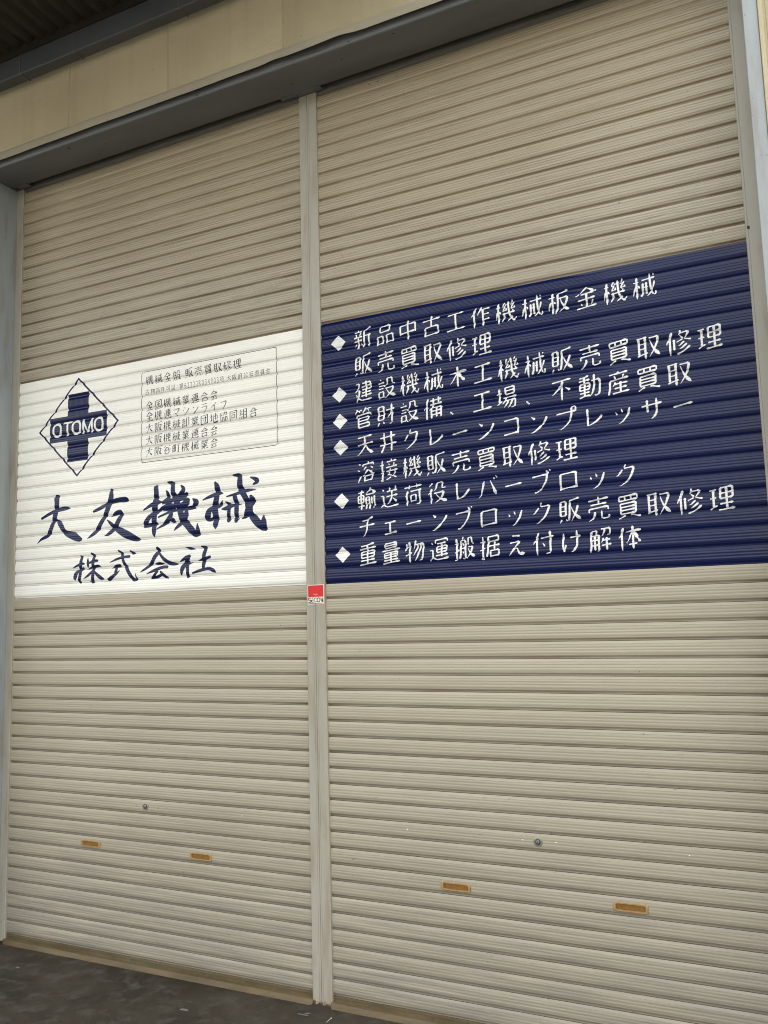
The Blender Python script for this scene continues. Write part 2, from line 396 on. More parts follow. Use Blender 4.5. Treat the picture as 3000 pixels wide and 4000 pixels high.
# ---------------------------------------------------------------- brushed lettering
GLYPHS = {
    '、': [[17,67,10,60],[18,68,21,72]],
    'え': [[72,74,56,74,50,68,46,56,44,54,38,53],[15,73,34,54,38,53],[52,32,19,33],[29,11,56,15],[52,32,51,37,39,48,38,53]],
    'け': [[48,74,58,62,61,53,61,11],[16,13,13,44,14,62,16,64,16,72],[37,29,73,29],[16,64,20,61,23,50],[48,74,41,75]],
    'イ': [[46,33,46,74],[46,33,40,34,12,46],[46,33,49,29,64,17]],
    'ェ': [[16,72,69,71],[20,34,65,34],[42,71,42,34]],
    'ク': [[37,22,67,22],[67,22,67,28,61,43,54,54,46,62,24,74,18,73],[31,25,18,39,14,41,10,41],[40,10,36,21],[42,10,40,10]],
    'コ': [[68,20,67,72],[68,67,16,67],[68,20,18,20]],
    'サ': [[74,29,9,29],[46,69,51,64,56,51,57,12],[27,50,27,12],[53,60,51,64,46,69,38,74]],
    'シ': [[18,72,24,71,44,63,57,54,73,36,73,30],[13,33,27,41],[39,22,26,14]],
    'チ': [[44,18,42,50,38,61,32,68,26,73,21,73],[10,39,74,39],[19,19,44,18,62,13,67,15]],
    'ッ': [[67,32,59,54,48,66,44,70,32,76,28,75],[24,46,20,36],[43,42,39,30]],
    'バ': [[29,22,27,34,21,53,13,68,8,72],[53,20,67,53,72,71],[73,8,78,15],[64,11,68,19],[32,20,29,22]],
    'フ': [[66,19,67,23,66,31,60,46,51,56,41,65,28,72,23,71],[66,19,15,19]],
    'ブ': [[63,7,67,13,67,17,65,19,65,31,60,45,50,57,44,64,30,71],[65,19,14,20],[44,64,27,73,20,71],[78,11,74,5]],
    'プ': [[20,71,27,73,30,71,42,65,55,53,65,31,66,11,69,7],[79,19,75,21,14,20],[79,8,76,6,72,6,69,7],[79,19,81,14,79,8]],
    'マ': [[70,20,12,20],[70,20,70,27,66,32,58,41,42,56],[25,44,38,55,42,56],[42,57,45,62,55,73]],
    'ラ': [[67,34,15,34],[23,14,65,14],[69,38,66,46,60,56,52,64],[54,62,42,70,32,74,28,72]],
    'レ': [[71,45,54,60,40,66,23,71],[23,71,23,15]],
    'ロ': [[69,20,16,20],[69,67,16,67],[16,20,15,72],[69,20,69,71]],
    'ン': [[55,54,44,62,27,70,16,71],[74,28,74,32,71,38,64,46,50,58],[34,29,20,17]],
    'ー': [[72,41,12,41]],
    '不': [[9,12,75,12],[47,13,41,30,42,31,42,77],[41,30,35,32,15,50,8,53],[71,48,52,34]],
    '中': [[42,6,42,77],[11,22,73,21],[11,50,72,50],[11,22,11,55],[73,21,73,55]],
    '井': [[13,76,17,73,23,63,27,50,27,7],[57,7,57,78],[8,50,76,50],[11,24,74,24]],
    '付': [[66,75,66,7],[22,17,20,21,18,30,19,31,19,78],[78,25,32,25],[27,7,20,21,18,30],[7,41,11,34,18,30],[47,54,39,41],[65,77,50,78]],
    '会': [[11,49,34,49,35,50,37,49,74,49],[16,75,65,71],[75,32,67,28,65,29,64,27,42,11],[9,33,23,26,40,12,42,11],[25,32,60,32,65,29],[35,50,31,58,21,69,20,74],[56,58,63,65,65,71],[23,26,22,28,25,32],[69,72,71,76],[42,11,44,7]],
    '体': [[22,8,17,21,15,30,16,31,16,78],[52,7,52,78],[32,56,39,47,46,30,56,23,78,23],[28,23,48,23,54,27,58,30,67,49],[38,63,65,63],[65,45,75,60],[6,38,15,30],[32,56,31,58,32,56]],
    '作': [[18,78,18,31,17,30,23,13],[52,20,52,78],[30,37,42,20,46,9],[42,20,78,20],[52,57,77,57],[52,39,76,39],[20,19,26,7],[8,37,12,32,17,30]],
    '修': [[23,7,16,20,14,30,15,31,15,78],[78,62,59,73,40,78,36,76],[73,15,72,20,60,34],[60,34,76,41,81,40],[28,65,28,30],[68,53,53,62,44,65],[73,15,47,15],[56,32,55,30,54,30,45,20],[60,44,46,53,41,53],[55,35,36,41],[14,30,10,32,6,38,5,44],[42,20,47,15,49,6]],
    '備': [[76,29,28,29],[15,32,15,78],[74,15,30,15],[22,6,16,20,15,29,6,38,6,44],[34,53,72,53],[34,66,72,66],[36,40,72,41],[72,77,72,41],[36,40,37,36,42,28,42,7],[33,42,34,78],[54,76,54,41],[63,6,63,29],[36,40,24,47],[72,77,68,78]],
    '全': [[9,76,75,76],[15,32,20,37,65,37,71,34],[20,56,65,56],[8,36,26,24,40,10,42,8],[42,37,42,75],[69,31,54,19],[42,8,58,23],[71,34,79,36]],
    '公': [[18,71,66,67],[18,71,21,64,42,34],[29,11,19,28,10,38],[76,37,60,18],[54,8,65,24],[66,67,64,62,56,52],[66,67,69,69,73,76],[29,11,32,8]],
    '動': [[24,10,24,72],[52,63,56,47,58,7],[71,76,75,64,76,26],[42,72,24,72,6,75],[43,20,6,20],[41,61,8,61],[8,51,41,51],[8,30,41,30],[8,40,41,40],[39,7,24,10,8,10],[76,26,48,26],[8,51,8,30],[41,51,41,30],[44,73,48,70,53,61],[71,76,62,78,58,75],[44,73,41,77]],
    '協': [[16,6,16,78],[35,35,42,31,48,24,52,15,54,6],[77,50,76,75,73,79,69,79,65,76],[65,41,61,67,55,77],[36,15,73,15],[37,42,34,65,29,76],[48,50,47,74,45,78],[6,29,27,29],[48,50,28,50],[77,50,56,50],[73,15,72,28,70,33],[70,33,61,34,58,32],[45,78,40,79]],
    '卸': [[52,11,51,78],[66,64,75,64],[75,64,75,11],[26,15,26,69],[42,67,6,73],[7,33,42,33],[12,72,12,45],[15,14,40,15],[75,11,52,11],[26,49,40,49],[8,24,15,14],[18,6,15,14]],
    '取': [[33,78,33,11],[12,11,13,64],[7,66,40,61],[7,10,39,10],[46,15,75,16],[33,45,13,45],[33,28,13,28],[75,16,71,33,61,55,45,76],[48,21,53,36,62,56,79,77]],
    '古': [[8,21,77,21],[16,47,42,46,68,47],[17,74,68,74],[42,6,42,46],[16,47,16,78],[68,47,68,77]],
    '可': [[66,13,66,74,64,77,62,78,50,78,47,75],[8,12,77,12],[16,31,16,63],[16,57,45,56],[45,31,16,31],[45,56,45,31]],
    '号': [[8,40,75,40],[66,55,23,55,20,56],[65,26,19,27],[19,10,65,10],[66,55,63,69,59,76],[59,76,54,78,42,78,39,75],[19,27,19,10],[65,10,65,26],[26,40,23,55]],
    '合': [[64,27,42,11],[42,11,23,28],[65,50,20,50],[66,73,20,73],[67,29,60,34,24,34],[65,50,66,77],[20,50,20,77],[25,26,10,35],[67,29,75,33,80,33],[24,34,22,30,23,28],[44,11,45,7]],
    '同': [[11,11,10,78],[74,75,74,11],[74,11,11,11],[61,25,24,25],[29,39,56,40],[29,39,28,67],[56,61,29,61],[56,40,56,61],[73,77,63,78]],
    '品': [[62,32,22,32],[23,10,62,10],[10,47,10,78],[49,47,49,78],[75,47,75,78],[33,47,33,77],[49,47,75,47],[50,73,74,73],[10,47,33,47],[10,73,33,73],[22,32,23,10],[62,10,62,32]],
    '員': [[19,9,66,9],[66,9,65,23],[65,23,19,23],[69,64,16,65],[16,54,69,54],[15,33,69,33],[16,44,69,44],[15,33,16,65],[69,64,69,33],[32,71,28,71,10,78],[55,70,74,78,81,77],[19,23,19,9],[55,65,55,70],[55,70,52,71]],
    '商': [[8,15,76,15],[72,33,53,32,13,33],[13,33,13,78],[71,77,72,73,72,33],[29,53,55,53],[54,68,29,68],[29,53,29,72],[36,39,23,49],[55,53,54,68],[52,40,64,49],[71,77,63,79,57,77],[29,15,28,22,30,26],[57,22,53,32],[44,15,42,7]],
    '団': [[10,10,10,78],[74,10,74,78],[74,10,10,10],[74,74,10,74],[65,30,20,30],[53,63,53,19],[29,40,35,52],[53,63,42,65]],
    '国': [[11,10,10,78],[74,10,74,78],[11,10,74,10],[11,74,73,74],[22,61,62,61],[23,23,61,23],[41,60,41,23],[59,40,26,40],[54,48,60,54]],
    '地': [[78,66,78,72,74,76,47,76,42,75,39,72,39,14],[57,59,57,6],[17,7,17,57],[74,23,74,49,72,55],[7,63,15,60,17,57,26,55],[27,27,6,27],[57,27,74,23],[56,30,39,35],[39,38,31,40],[72,55,67,56]],
    '場': [[72,8,72,31],[72,31,40,31],[17,7,17,55],[31,41,78,41],[39,52,76,53],[72,8,39,8],[72,19,39,19],[63,52,63,58,58,66,53,74,47,78],[49,53,48,57,45,62,33,74],[76,53,74,72,71,78],[27,52,17,55,16,57,7,61],[39,8,40,31],[26,24,7,24],[39,52,27,61],[42,41,39,52],[71,78,63,79,61,77]],
    '売': [[76,14,8,14],[11,41,74,41],[69,29,16,29],[30,52,29,61,26,66,20,73,8,78],[53,75,61,77,73,76,76,73,76,68],[53,75,52,71,52,52],[42,6,42,28],[11,52,11,41],[74,41,74,52]],
    '大': [[42,7,41,32,34,52,27,63,20,70],[41,32,45,37,52,53,57,61,71,74,75,76],[44,31,76,31],[40,31,8,31],[22,68,10,76]],
    '天': [[41,13,41,42,35,55,24,67,12,75,7,76],[76,39,43,39],[43,39,35,55,24,67],[12,13,72,13],[39,39,45,46,52,59,62,69,71,75,77,76],[39,39,9,39]],
    '委': [[78,52,6,52],[77,76,72,77,52,71,50,69,43,69,40,72,32,75,10,79],[76,23,7,23],[14,11,42,10,63,6,69,7],[80,40,75,41,64,36,52,29,50,24],[35,24,31,30,20,37,9,42],[42,10,42,40],[59,53,57,59,52,65],[23,63,39,67],[40,41,36,45,33,52],[23,63,28,53],[23,63,18,65]],
    '安': [[11,16,73,16],[29,40,33,38,76,39],[71,76,47,63,41,62,35,59],[40,66,29,72,14,77,8,75],[47,63,57,47,59,40],[8,39,29,40,33,38],[23,54,27,56,41,62],[33,38,37,28],[29,40,23,54],[11,16,11,27],[73,16,73,27],[42,15,40,7],[23,54,18,55]],
    '工': [[7,71,77,71],[12,16,72,16],[42,16,42,71]],
    '府': [[12,16,47,15,77,15],[12,16,12,57,7,77],[67,24,67,75],[30,78,30,43,29,42,35,27],[42,37,77,37],[53,61,46,49],[33,30,36,23,37,23],[66,78,57,78],[47,15,45,6],[29,42,23,46],[23,46,21,48,21,52]],
    '建': [[16,66,20,66,30,73,41,75,76,76],[52,6,52,67],[71,13,71,36],[71,36,35,36],[77,24,30,24],[31,59,76,59],[12,73,20,59,22,51,24,36],[35,48,73,48],[36,13,71,13],[13,35,14,30,22,16,23,11],[8,77,16,66],[24,36,13,35,8,37],[23,11,8,11],[14,59,10,49],[8,41,8,37]],
    '役': [[23,27,19,33,17,40,18,78],[69,44,31,44],[41,9,39,27,33,33,29,35],[63,9,41,9],[65,31,63,27,63,9],[22,6,12,18],[65,31,76,31],[8,45,11,41,17,40],[69,44,65,54,55,65,33,78],[38,47,44,56,55,67,80,78]],
    '据': [[8,78,14,78,16,76,17,6],[29,75,34,60,36,41,37,10],[36,41,78,41],[36,26,75,26],[75,10,37,10],[75,57,44,57],[75,75,44,75],[59,27,59,56],[26,45,18,46,14,49,6,50],[44,57,44,78],[26,23,6,23],[75,75,75,57],[75,26,75,10]],
    '接': [[9,78,14,78,16,76,16,6],[79,49,31,49],[32,35,78,35],[35,15,75,15],[24,45,14,49,7,50],[60,69,67,56,67,50],[52,72,42,76,32,78],[24,23,6,23],[60,69,74,77],[53,66,40,61],[44,50,40,61],[62,34,66,23],[55,14,53,7],[50,41,48,49],[43,22,46,28],[54,69,60,69],[40,61,36,63]],
    '搬': [[14,77,14,6],[24,76,29,60,30,16],[47,16,47,75],[71,10,72,31],[72,31,78,32],[59,10,58,24,55,33],[47,42,26,42],[6,54,14,50,16,48,21,47,24,44],[47,16,30,16],[58,41,74,42],[6,23,21,23],[37,16,39,6,41,5],[59,10,71,10],[37,23,37,26,40,32,39,34],[47,75,42,78,39,78,37,75],[14,77,7,78,5,76],[40,60,37,52],[54,78,47,75],[74,42,71,53,64,66,53,77],[58,46,61,54,69,67,83,77]],
    '新': [[77,9,71,8,49,14],[49,14,48,60,44,76],[69,35,69,78],[24,35,24,73,23,76],[6,34,41,34],[40,48,7,48],[8,14,39,14],[50,35,78,35],[30,34,33,23,37,20],[14,34,16,27,14,21],[8,67,14,57],[35,58,38,67],[24,14,22,6],[23,76,18,76]],
    '木': [[76,27,46,27,34,39,24,53,12,64],[42,78,42,7],[9,27,39,27,49,38,57,49],[42,31,49,38,61,53,70,62]],
    '板': [[31,75,38,54,39,14],[39,14,74,9],[20,78,20,6],[42,77,54,69,60,63,68,50,72,38,73,32],[77,76,71,73,60,63,60,61,52,47,48,32],[39,31,73,32],[6,64,6,57,15,37],[7,22,29,22],[24,36,29,43,29,46],[31,75,31,79]],
    '械': [[65,66,66,58,64,57,63,49,60,6],[18,78,18,43,16,42,18,35],[31,74,37,62,38,32],[35,22,77,22],[49,69,49,32],[16,42,18,35,18,6],[16,42,12,46,6,60,6,65],[66,58,71,53,76,35],[54,47,34,47],[50,77,55,75,62,67,65,66],[71,76,75,78,78,76,78,66],[8,24,25,24],[18,35,24,38,26,41,26,46],[65,66,67,67,69,73,71,76],[74,13,71,8]],
    '業': [[8,58,36,58,37,61,48,59,49,58,76,58],[76,21,8,21],[73,35,12,35],[15,47,69,47],[42,36,42,78],[37,61,33,64,24,70,13,75,8,75],[51,64,68,74,74,76,79,75],[34,20,34,6],[50,20,50,6],[54,35,58,21],[30,35,28,21],[20,20,21,14,18,10],[71,7,69,8,65,16]],
    '機': [[15,78,15,39,14,37,15,6],[61,66,55,49,51,7],[76,49,30,49],[74,16,64,32,63,35,66,37,66,41],[47,78,67,63],[14,37,11,40,5,61],[36,45,36,58,31,69],[62,70,71,78,76,76],[39,23,38,28,31,38],[31,23,38,8],[75,35,62,36],[63,17,68,7],[23,46,20,38,15,36],[7,22,22,22],[45,37,31,38],[33,66,27,75],[39,23,44,18,46,18],[44,30,46,39],[77,38,74,29],[76,76,79,71,78,69],[39,23,31,23],[63,20,64,21,70,22],[71,45,66,41],[41,61,36,58],[63,20,60,22]],
    '溶': [[31,15,75,15],[73,53,68,56,37,57],[68,75,37,75],[11,79,11,74,21,54],[72,51,69,57,68,75],[52,37,35,51],[52,37,70,50],[37,57,37,78],[63,26,74,36],[33,35,45,25],[8,31,18,37],[13,9,21,14],[54,15,52,6],[35,53,27,55],[31,15,31,23],[75,15,76,23],[73,53,78,54]],
    '物': [[22,78,22,6],[77,20,75,57,71,74],[50,67,60,48,65,35,67,20],[37,57,47,43,53,31,55,20],[42,76,50,67,60,48],[44,20,77,20],[48,6,44,20,36,34],[32,45,6,53],[5,35,10,23,11,11],[30,23,10,23],[71,74,69,76,61,77]],
    '理': [[56,75,56,10],[17,12,17,64],[30,75,79,75],[36,58,75,58],[37,26,74,26],[37,42,74,42],[38,10,74,10],[38,10,37,42],[74,10,74,42],[28,61,17,64,6,69],[6,12,27,12],[7,37,26,37]],
    '産': [[75,32,13,32],[21,76,76,76],[13,32,13,55,10,69,7,77],[28,14,73,14],[28,47,71,47],[28,61,69,61],[48,40,48,76],[12,14,44,13],[30,40,29,46,22,54],[31,32,31,26,28,20],[61,21,57,25,56,31],[44,13,41,7]],
    '町': [[65,76,66,74,66,15],[8,72,8,14],[36,13,35,65],[22,14,22,65],[46,14,78,14],[8,14,36,13],[8,39,35,39],[8,65,35,65],[65,76,52,78]],
    '第': [[72,56,38,58,29,67,19,73,11,78],[15,56,37,56],[37,56,29,67,11,78],[14,30,70,30],[17,44,70,43],[41,78,41,30],[78,13,62,13,51,12],[40,13,27,13,18,12],[44,22,51,12,53,6],[10,22,18,12,20,6],[72,56,72,64,69,73],[15,56,17,44],[70,30,70,43],[69,73,68,74,58,75],[27,13,29,21,28,24],[62,13,65,21],[44,22,41,23]],
    '管': [[11,38,12,29],[12,29,73,29],[64,40,64,52],[64,52,21,52],[68,76,21,76],[21,63,67,63],[21,40,64,40],[21,40,21,76],[42,29,41,23,51,12,53,6],[51,12,62,13,63,12,77,12],[15,12,26,13,38,12],[16,6,15,12,7,22],[67,63,68,76],[62,13,65,21],[73,29,74,38],[26,13,27,20]],
    '組': [[72,10,44,10],[44,10,44,76],[72,10,72,76],[78,76,37,76],[10,30,11,25,21,7],[72,54,45,54],[72,32,45,32],[21,30,19,36,13,44,11,49],[11,49,31,47],[21,75,22,70,20,61],[10,61,7,75],[23,30,30,20],[30,38,33,51],[21,30,10,30],[32,68,30,58],[11,49,7,50]],
    '般': [[35,14,35,77],[35,77,26,78],[13,14,13,42,11,65,7,76],[52,56,60,67,74,76,79,75],[60,67,68,57,73,48,73,42],[35,42,6,42],[65,62,57,71,47,76,42,76],[73,42,48,42],[50,10,49,24,45,32],[13,14,35,14],[55,61,48,49,48,42],[70,30,69,10],[69,10,50,10],[79,30,70,30],[22,14,23,6],[22,25,25,31],[24,57,26,60,24,57],[24,57,22,53]],
    '荷': [[8,13,76,13],[69,31,69,77],[69,77,56,78],[23,27,18,37,17,42,18,78],[33,30,77,30],[34,44,33,67],[34,44,55,44],[54,63,34,63],[55,44,54,63],[57,6,57,20],[27,6,27,20],[17,42,11,45]],
    '解': [[16,13,12,21,11,28,12,58,7,77],[37,27,37,76],[37,76,31,78],[24,28,24,74],[63,39,63,78],[78,62,46,62],[46,10,76,11],[16,13,32,13],[32,13,28,27],[37,27,11,28],[50,47,75,46],[57,11,57,17,53,25,46,32],[36,58,12,58],[36,42,12,42],[76,11,75,25,73,30],[52,39,50,47,45,54],[73,30,65,31]],
    '設': [[46,9,46,22,38,34],[38,34,33,34,30,31,10,31],[38,44,72,44],[66,9,67,30],[67,30,76,32],[7,20,33,20],[11,54,10,77],[46,9,66,9],[30,42,10,42],[11,73,30,73],[11,54,30,54],[30,54,30,73],[37,78,30,73],[19,9,18,7,19,9],[19,9,20,12],[72,44,67,56,57,66,38,78],[42,47,47,56,58,68,80,78]],
    '許': [[59,19,59,78],[10,31,39,31],[39,31,46,19],[30,55,30,74],[30,74,10,74],[39,45,78,45],[46,19,76,19],[6,20,34,20],[10,54,10,77],[41,27,46,19,48,7],[10,42,31,42],[10,54,30,55],[19,19,20,13,18,6]],
    '証': [[59,74,59,12],[42,74,42,32],[37,75,78,75],[39,11,76,11],[6,19,31,19],[10,55,10,78],[29,43,9,43],[29,74,10,74],[28,55,29,74],[10,55,28,55],[28,31,10,31],[60,40,76,40],[16,6,18,10,17,19]],
    '谷': [[9,50,21,44,41,26],[41,26,62,42],[63,50,22,50],[22,75,63,75],[22,50,22,78],[63,50,63,75],[55,8,70,21],[25,14,14,23,10,24],[65,47,75,50,79,49]],
    '財': [[67,75,67,36,65,35,67,7],[33,9,33,57],[11,9,10,57],[43,26,78,26],[65,35,62,37,49,56],[33,57,10,57],[33,41,11,41],[33,25,11,25],[33,9,11,9],[14,66,9,75,5,78],[30,65,35,74],[65,78,57,78]],
    '販': [[42,11,41,50,38,67,35,73],[10,56,10,10],[28,56,28,10],[42,11,75,7],[29,26,10,26],[29,41,10,41],[28,56,10,56],[28,10,10,10],[13,66,7,75,8,77],[31,74,27,67],[69,30,67,41,60,57,45,77],[48,32,51,42,60,58,78,77]],
    '買': [[18,44,17,33],[17,33,67,33],[67,33,67,65],[67,65,18,65],[18,65,18,44],[13,10,72,10],[13,23,72,23],[67,44,18,44],[67,54,18,54],[81,78,74,78,55,71,50,72],[11,78,29,71,33,71],[13,23,13,10],[32,23,32,10],[52,10,52,23],[72,10,72,23]],
    '輸': [[20,6,20,78],[55,37,55,76,54,78],[42,23,45,27,71,27,76,23,82,23],[76,75,76,36],[41,37,41,78],[65,39,65,65],[6,64,32,64],[31,52,31,27],[7,15,32,15],[8,52,8,27],[61,5,58,8,42,22],[31,27,8,27],[8,52,31,52],[31,39,8,39],[75,22,58,8],[55,61,41,61],[41,37,55,37],[41,48,55,48],[69,78,75,78]],
    '送': [[18,67,30,75,41,77,73,76,78,76],[30,40,76,40],[32,22,74,22],[18,67,18,35],[29,65,33,65,45,57,52,47],[56,48,72,64],[52,47,53,22],[6,75,12,70,18,67],[62,21,68,7],[42,21,43,14,39,8],[12,10,20,18],[18,35,7,35]],
    '連': [[79,75,66,77,40,77,31,75,18,67],[52,6,52,67],[77,58,27,58],[28,13,76,13],[33,47,71,47],[32,24,71,24],[71,36,33,36],[18,67,18,35],[32,24,33,47],[71,47,71,24],[18,67,13,69,7,74,6,79],[18,35,6,35],[15,13,19,17,19,21],[79,75,81,73]],
    '運': [[34,51,71,51],[71,51,71,31],[71,31,33,31],[18,65,28,72,37,75,66,75,79,74],[29,61,76,61],[29,8,75,8],[52,66,52,21],[71,41,34,41],[69,21,35,21],[18,65,18,40],[33,31,34,51],[18,40,7,40],[18,65,10,72],[29,19,29,8],[75,8,76,18],[13,14,18,21],[10,72,7,74,7,77]],
    '重': [[16,31,16,53],[16,53,69,53],[69,53,68,31],[6,76,78,76],[77,21,7,21],[41,10,41,75],[13,63,72,63],[15,11,41,10,63,7,70,8],[68,41,16,41],[68,31,16,31]],
    '量': [[6,32,78,32],[7,76,78,76],[16,42,16,58],[16,58,68,57],[17,41,69,41],[69,41,68,57],[18,10,18,24],[18,24,65,24],[19,8,66,8],[66,8,66,23],[72,67,13,67],[68,49,16,49],[66,16,18,16],[42,41,42,76]],
    '金': [[75,76,8,76],[12,49,72,49],[66,29,61,31,23,31],[42,32,42,75],[76,31,72,29,63,29],[63,29,72,29,76,31],[43,10,64,26,66,29],[43,10,40,11,21,27],[18,27,9,31,5,30],[64,57,57,69],[21,58,26,67]],
    '阪': [[10,10,10,78],[41,11,39,57,33,76],[45,78,47,76,61,65,70,47,74,31],[76,78,61,65,61,62,56,57,51,45,48,31],[20,32,28,46,28,55,23,58,18,58],[41,11,70,7,78,9],[74,31,40,31],[20,32,27,15,27,10],[27,10,10,10],[76,78,82,76]]}
BIG = {
    '大': [[[-1561,2559,16],[-1495,2584,22],[-1443,2599,24],[-1378,2608,28],[-1346,2608,19],[-1325,2606,4]],[[-1437,2683,45],[-1434,2640,40],[-1446,2577,40],[-1461,2530,33],[-1501,2455,31],[-1557,2430,17],[-1595,2404,4]],[[-1438,2545,11],[-1401,2511,35],[-1361,2460,33],[-1290,2432,49],[-1245,2412,36],[-1225,2408,19]]],
    '友': [[[-1129,2570,15],[-1080,2585,24],[-1012,2610,26],[-940,2625,29],[-882,2624,33],[-864,2621,23]],[[-992,2690,24],[-989,2650,38],[-1003,2609,40],[-1030,2550,34],[-1066,2497,31],[-1102,2452,30],[-1139,2427,20],[-1176,2408,4]],[[-990,2528,6],[-951,2546,26],[-917,2551,28],[-902,2529,11]],[[-917,2551,29],[-911,2532,33],[-932,2496,33],[-958,2461,35],[-1003,2427,22],[-1038,2416,4]],[[-1020,2512,5],[-992,2489,21],[-949,2456,32],[-877,2418,48],[-817,2392,40],[-776,2378,23],[-764,2375,7]]],
    '機': [[[-647,2676,34],[-643,2638,36],[-650,2584,42],[-658,2519,42],[-658,2454,35],[-659,2411,31],[-657,2386,8]],[[-740,2548,7],[-681,2573,24],[-632,2585,29],[-602,2585,9]],[[-649,2535,19],[-694,2503,30],[-722,2469,34],[-730,2451,21]],[[-728,2454,25],[-687,2456,25],[-638,2461,17]],[[-653,2519,32],[-618,2538,19],[-595,2561,4]],[[-570,2649,8],[-558,2630,23],[-559,2603,26],[-591,2583,22]],[[-595,2579,18],[-564,2588,34],[-530,2587,27]],[[-534,2588,20],[-554,2565,25],[-598,2550,21],[-612,2540,13]],[[-605,2545,17],[-557,2546,39],[-523,2552,38],[-513,2543,23]],[[-561,2697,11],[-524,2684,28],[-520,2633,33],[-497,2587,45],[-470,2526,39],[-449,2476,47],[-416,2437,42],[-383,2403,44],[-357,2377,27],[-332,2372,6]],[[-330,2375,10],[-342,2400,31],[-346,2443,4]],[[-463,2671,9],[-444,2647,27],[-466,2617,32],[-500,2598,28]],[[-490,2600,20],[-436,2609,29],[-420,2621,16]],[[-496,2585,23],[-450,2591,22],[-410,2580,26]],[[-410,2581,28],[-450,2557,31],[-480,2543,24]],[[-483,2549,22],[-436,2550,26],[-410,2564,24]],[[-377,2585,9],[-354,2562,39],[-377,2544,12]],[[-626,2498,10],[-557,2519,16],[-490,2530,17],[-436,2531,19],[-383,2535,24],[-356,2529,4]],[[-530,2512,24],[-543,2489,33],[-577,2459,25],[-638,2429,6]],[[-547,2489,17],[-516,2470,28],[-501,2463,7]],[[-423,2517,27],[-426,2491,36],[-456,2456,32],[-489,2431,19],[-511,2413,5]]],
    '械': [[[-221,2664,15],[-208,2637,37],[-207,2600,35],[-218,2548,39],[-225,2522,45],[-215,2464,38],[-219,2423,35],[-219,2404,9]],[[-306,2572,8],[-247,2590,22],[-196,2599,24],[-165,2598,3]],[[-234,2528,22],[-263,2504,36],[-274,2469,40],[-270,2452,13]],[[-273,2458,21],[-247,2456,20],[-212,2474,18]],[[-212,2521,17],[-186,2532,22],[-170,2559,3]],[[-143,2577,8],[-76,2588,17],[-8,2600,22],[52,2600,3]],[[-175,2510,8],[-139,2513,27],[-95,2525,19],[-43,2526,3]],[[-150,2549,7],[-126,2528,26],[-126,2504,23],[-130,2468,25],[-130,2442,23],[-113,2448,5]],[[-88,2574,28],[-76,2526,30],[-77,2464,28],[-80,2434,18],[-55,2450,3]],[[-103,2695,7],[-56,2684,29],[-51,2622,39],[-17,2562,35],[7,2514,47],[19,2467,38],[58,2423,47],[94,2390,40],[116,2372,11]],[[119,2376,9],[104,2420,33],[99,2458,4]],[[20,2565,21],[29,2538,43],[4,2504,37],[-12,2464,33],[-43,2444,3]],[[18,2672,8],[51,2659,24],[63,2645,25],[36,2630,8]]],
    '株': [[[-1238,2307,4],[-1220,2296,21],[-1226,2267,24],[-1228,2230,28],[-1231,2188,25],[-1238,2156,23],[-1223,2140,7]],[[-1292,2235,4],[-1248,2250,16],[-1216,2258,18],[-1199,2256,12]],[[-1234,2221,14],[-1262,2201,27],[-1271,2176,30],[-1270,2163,11]],[[-1228,2221,17],[-1209,2224,14],[-1202,2241,3]],[[-1170,2289,7],[-1168,2260,22],[-1167,2237,12]],[[-1166,2257,10],[-1123,2269,20],[-1092,2270,16]],[[-1181,2219,3],[-1135,2232,14],[-1086,2238,16],[-1064,2230,3]],[[-1143,2317,12],[-1121,2299,22],[-1128,2258,24],[-1125,2216,24],[-1129,2174,24],[-1130,2146,21],[-1113,2140,4]],[[-1160,2152,2],[-1139,2146,10],[-1124,2140,10]],[[-1134,2209,14],[-1165,2185,17],[-1201,2166,4]],[[-1119,2208,11],[-1091,2184,21],[-1060,2164,22],[-1038,2157,4]]],
    '式': [[[-993,2254,5],[-946,2269,14],[-893,2280,16],[-843,2282,18]],[[-839,2314,10],[-816,2300,18],[-797,2296,3]],[[-979,2219,4],[-946,2228,21],[-915,2231,19]],[[-943,2218,22],[-948,2189,22]],[[-1010,2155,14],[-999,2154,22],[-975,2167,22],[-945,2184,17],[-916,2203,3]],[[-930,2322,9],[-902,2301,19],[-890,2259,20],[-868,2221,23],[-838,2175,24],[-809,2144,21],[-778,2140,4]],[[-788,2143,16],[-797,2180,3]]],
    '会': [[[-636,2320,18],[-624,2301,26],[-651,2270,27],[-681,2229,23],[-726,2201,15],[-761,2185,4]],[[-624,2295,11],[-589,2256,20],[-549,2230,24],[-509,2220,18],[-477,2218,3]],[[-656,2227,3],[-623,2228,18],[-589,2227,7]],[[-712,2173,5],[-657,2190,18],[-596,2206,19],[-559,2206,18]],[[-633,2186,18],[-667,2150,17]],[[-677,2147,15],[-636,2152,17],[-596,2166,14]],[[-609,2180,14],[-579,2154,20],[-551,2140,4]]],
    '社': [[[-431,2311,3],[-396,2303,16],[-360,2296,3]],[[-469,2232,5],[-429,2250,23],[-398,2259,17]],[[-403,2259,23],[-423,2226,28],[-452,2191,29],[-459,2159,13]],[[-416,2231,30],[-415,2184,21],[-414,2147,22],[-400,2143,3]],[[-416,2218,19],[-396,2218,11],[-380,2224,3]],[[-320,2310,9],[-289,2297,24],[-299,2261,25],[-302,2220,27],[-304,2186,19]],[[-340,2231,4],[-299,2238,18],[-257,2248,16]],[[-380,2162,10],[-331,2174,17],[-267,2182,19],[-235,2170,21],[-221,2160,8]]]}
def dec(c):
    return [[(s[i] / 85, s[i + 1] / 85) for i in range(0, len(s), 2)] for s in GLYPHS[c]]
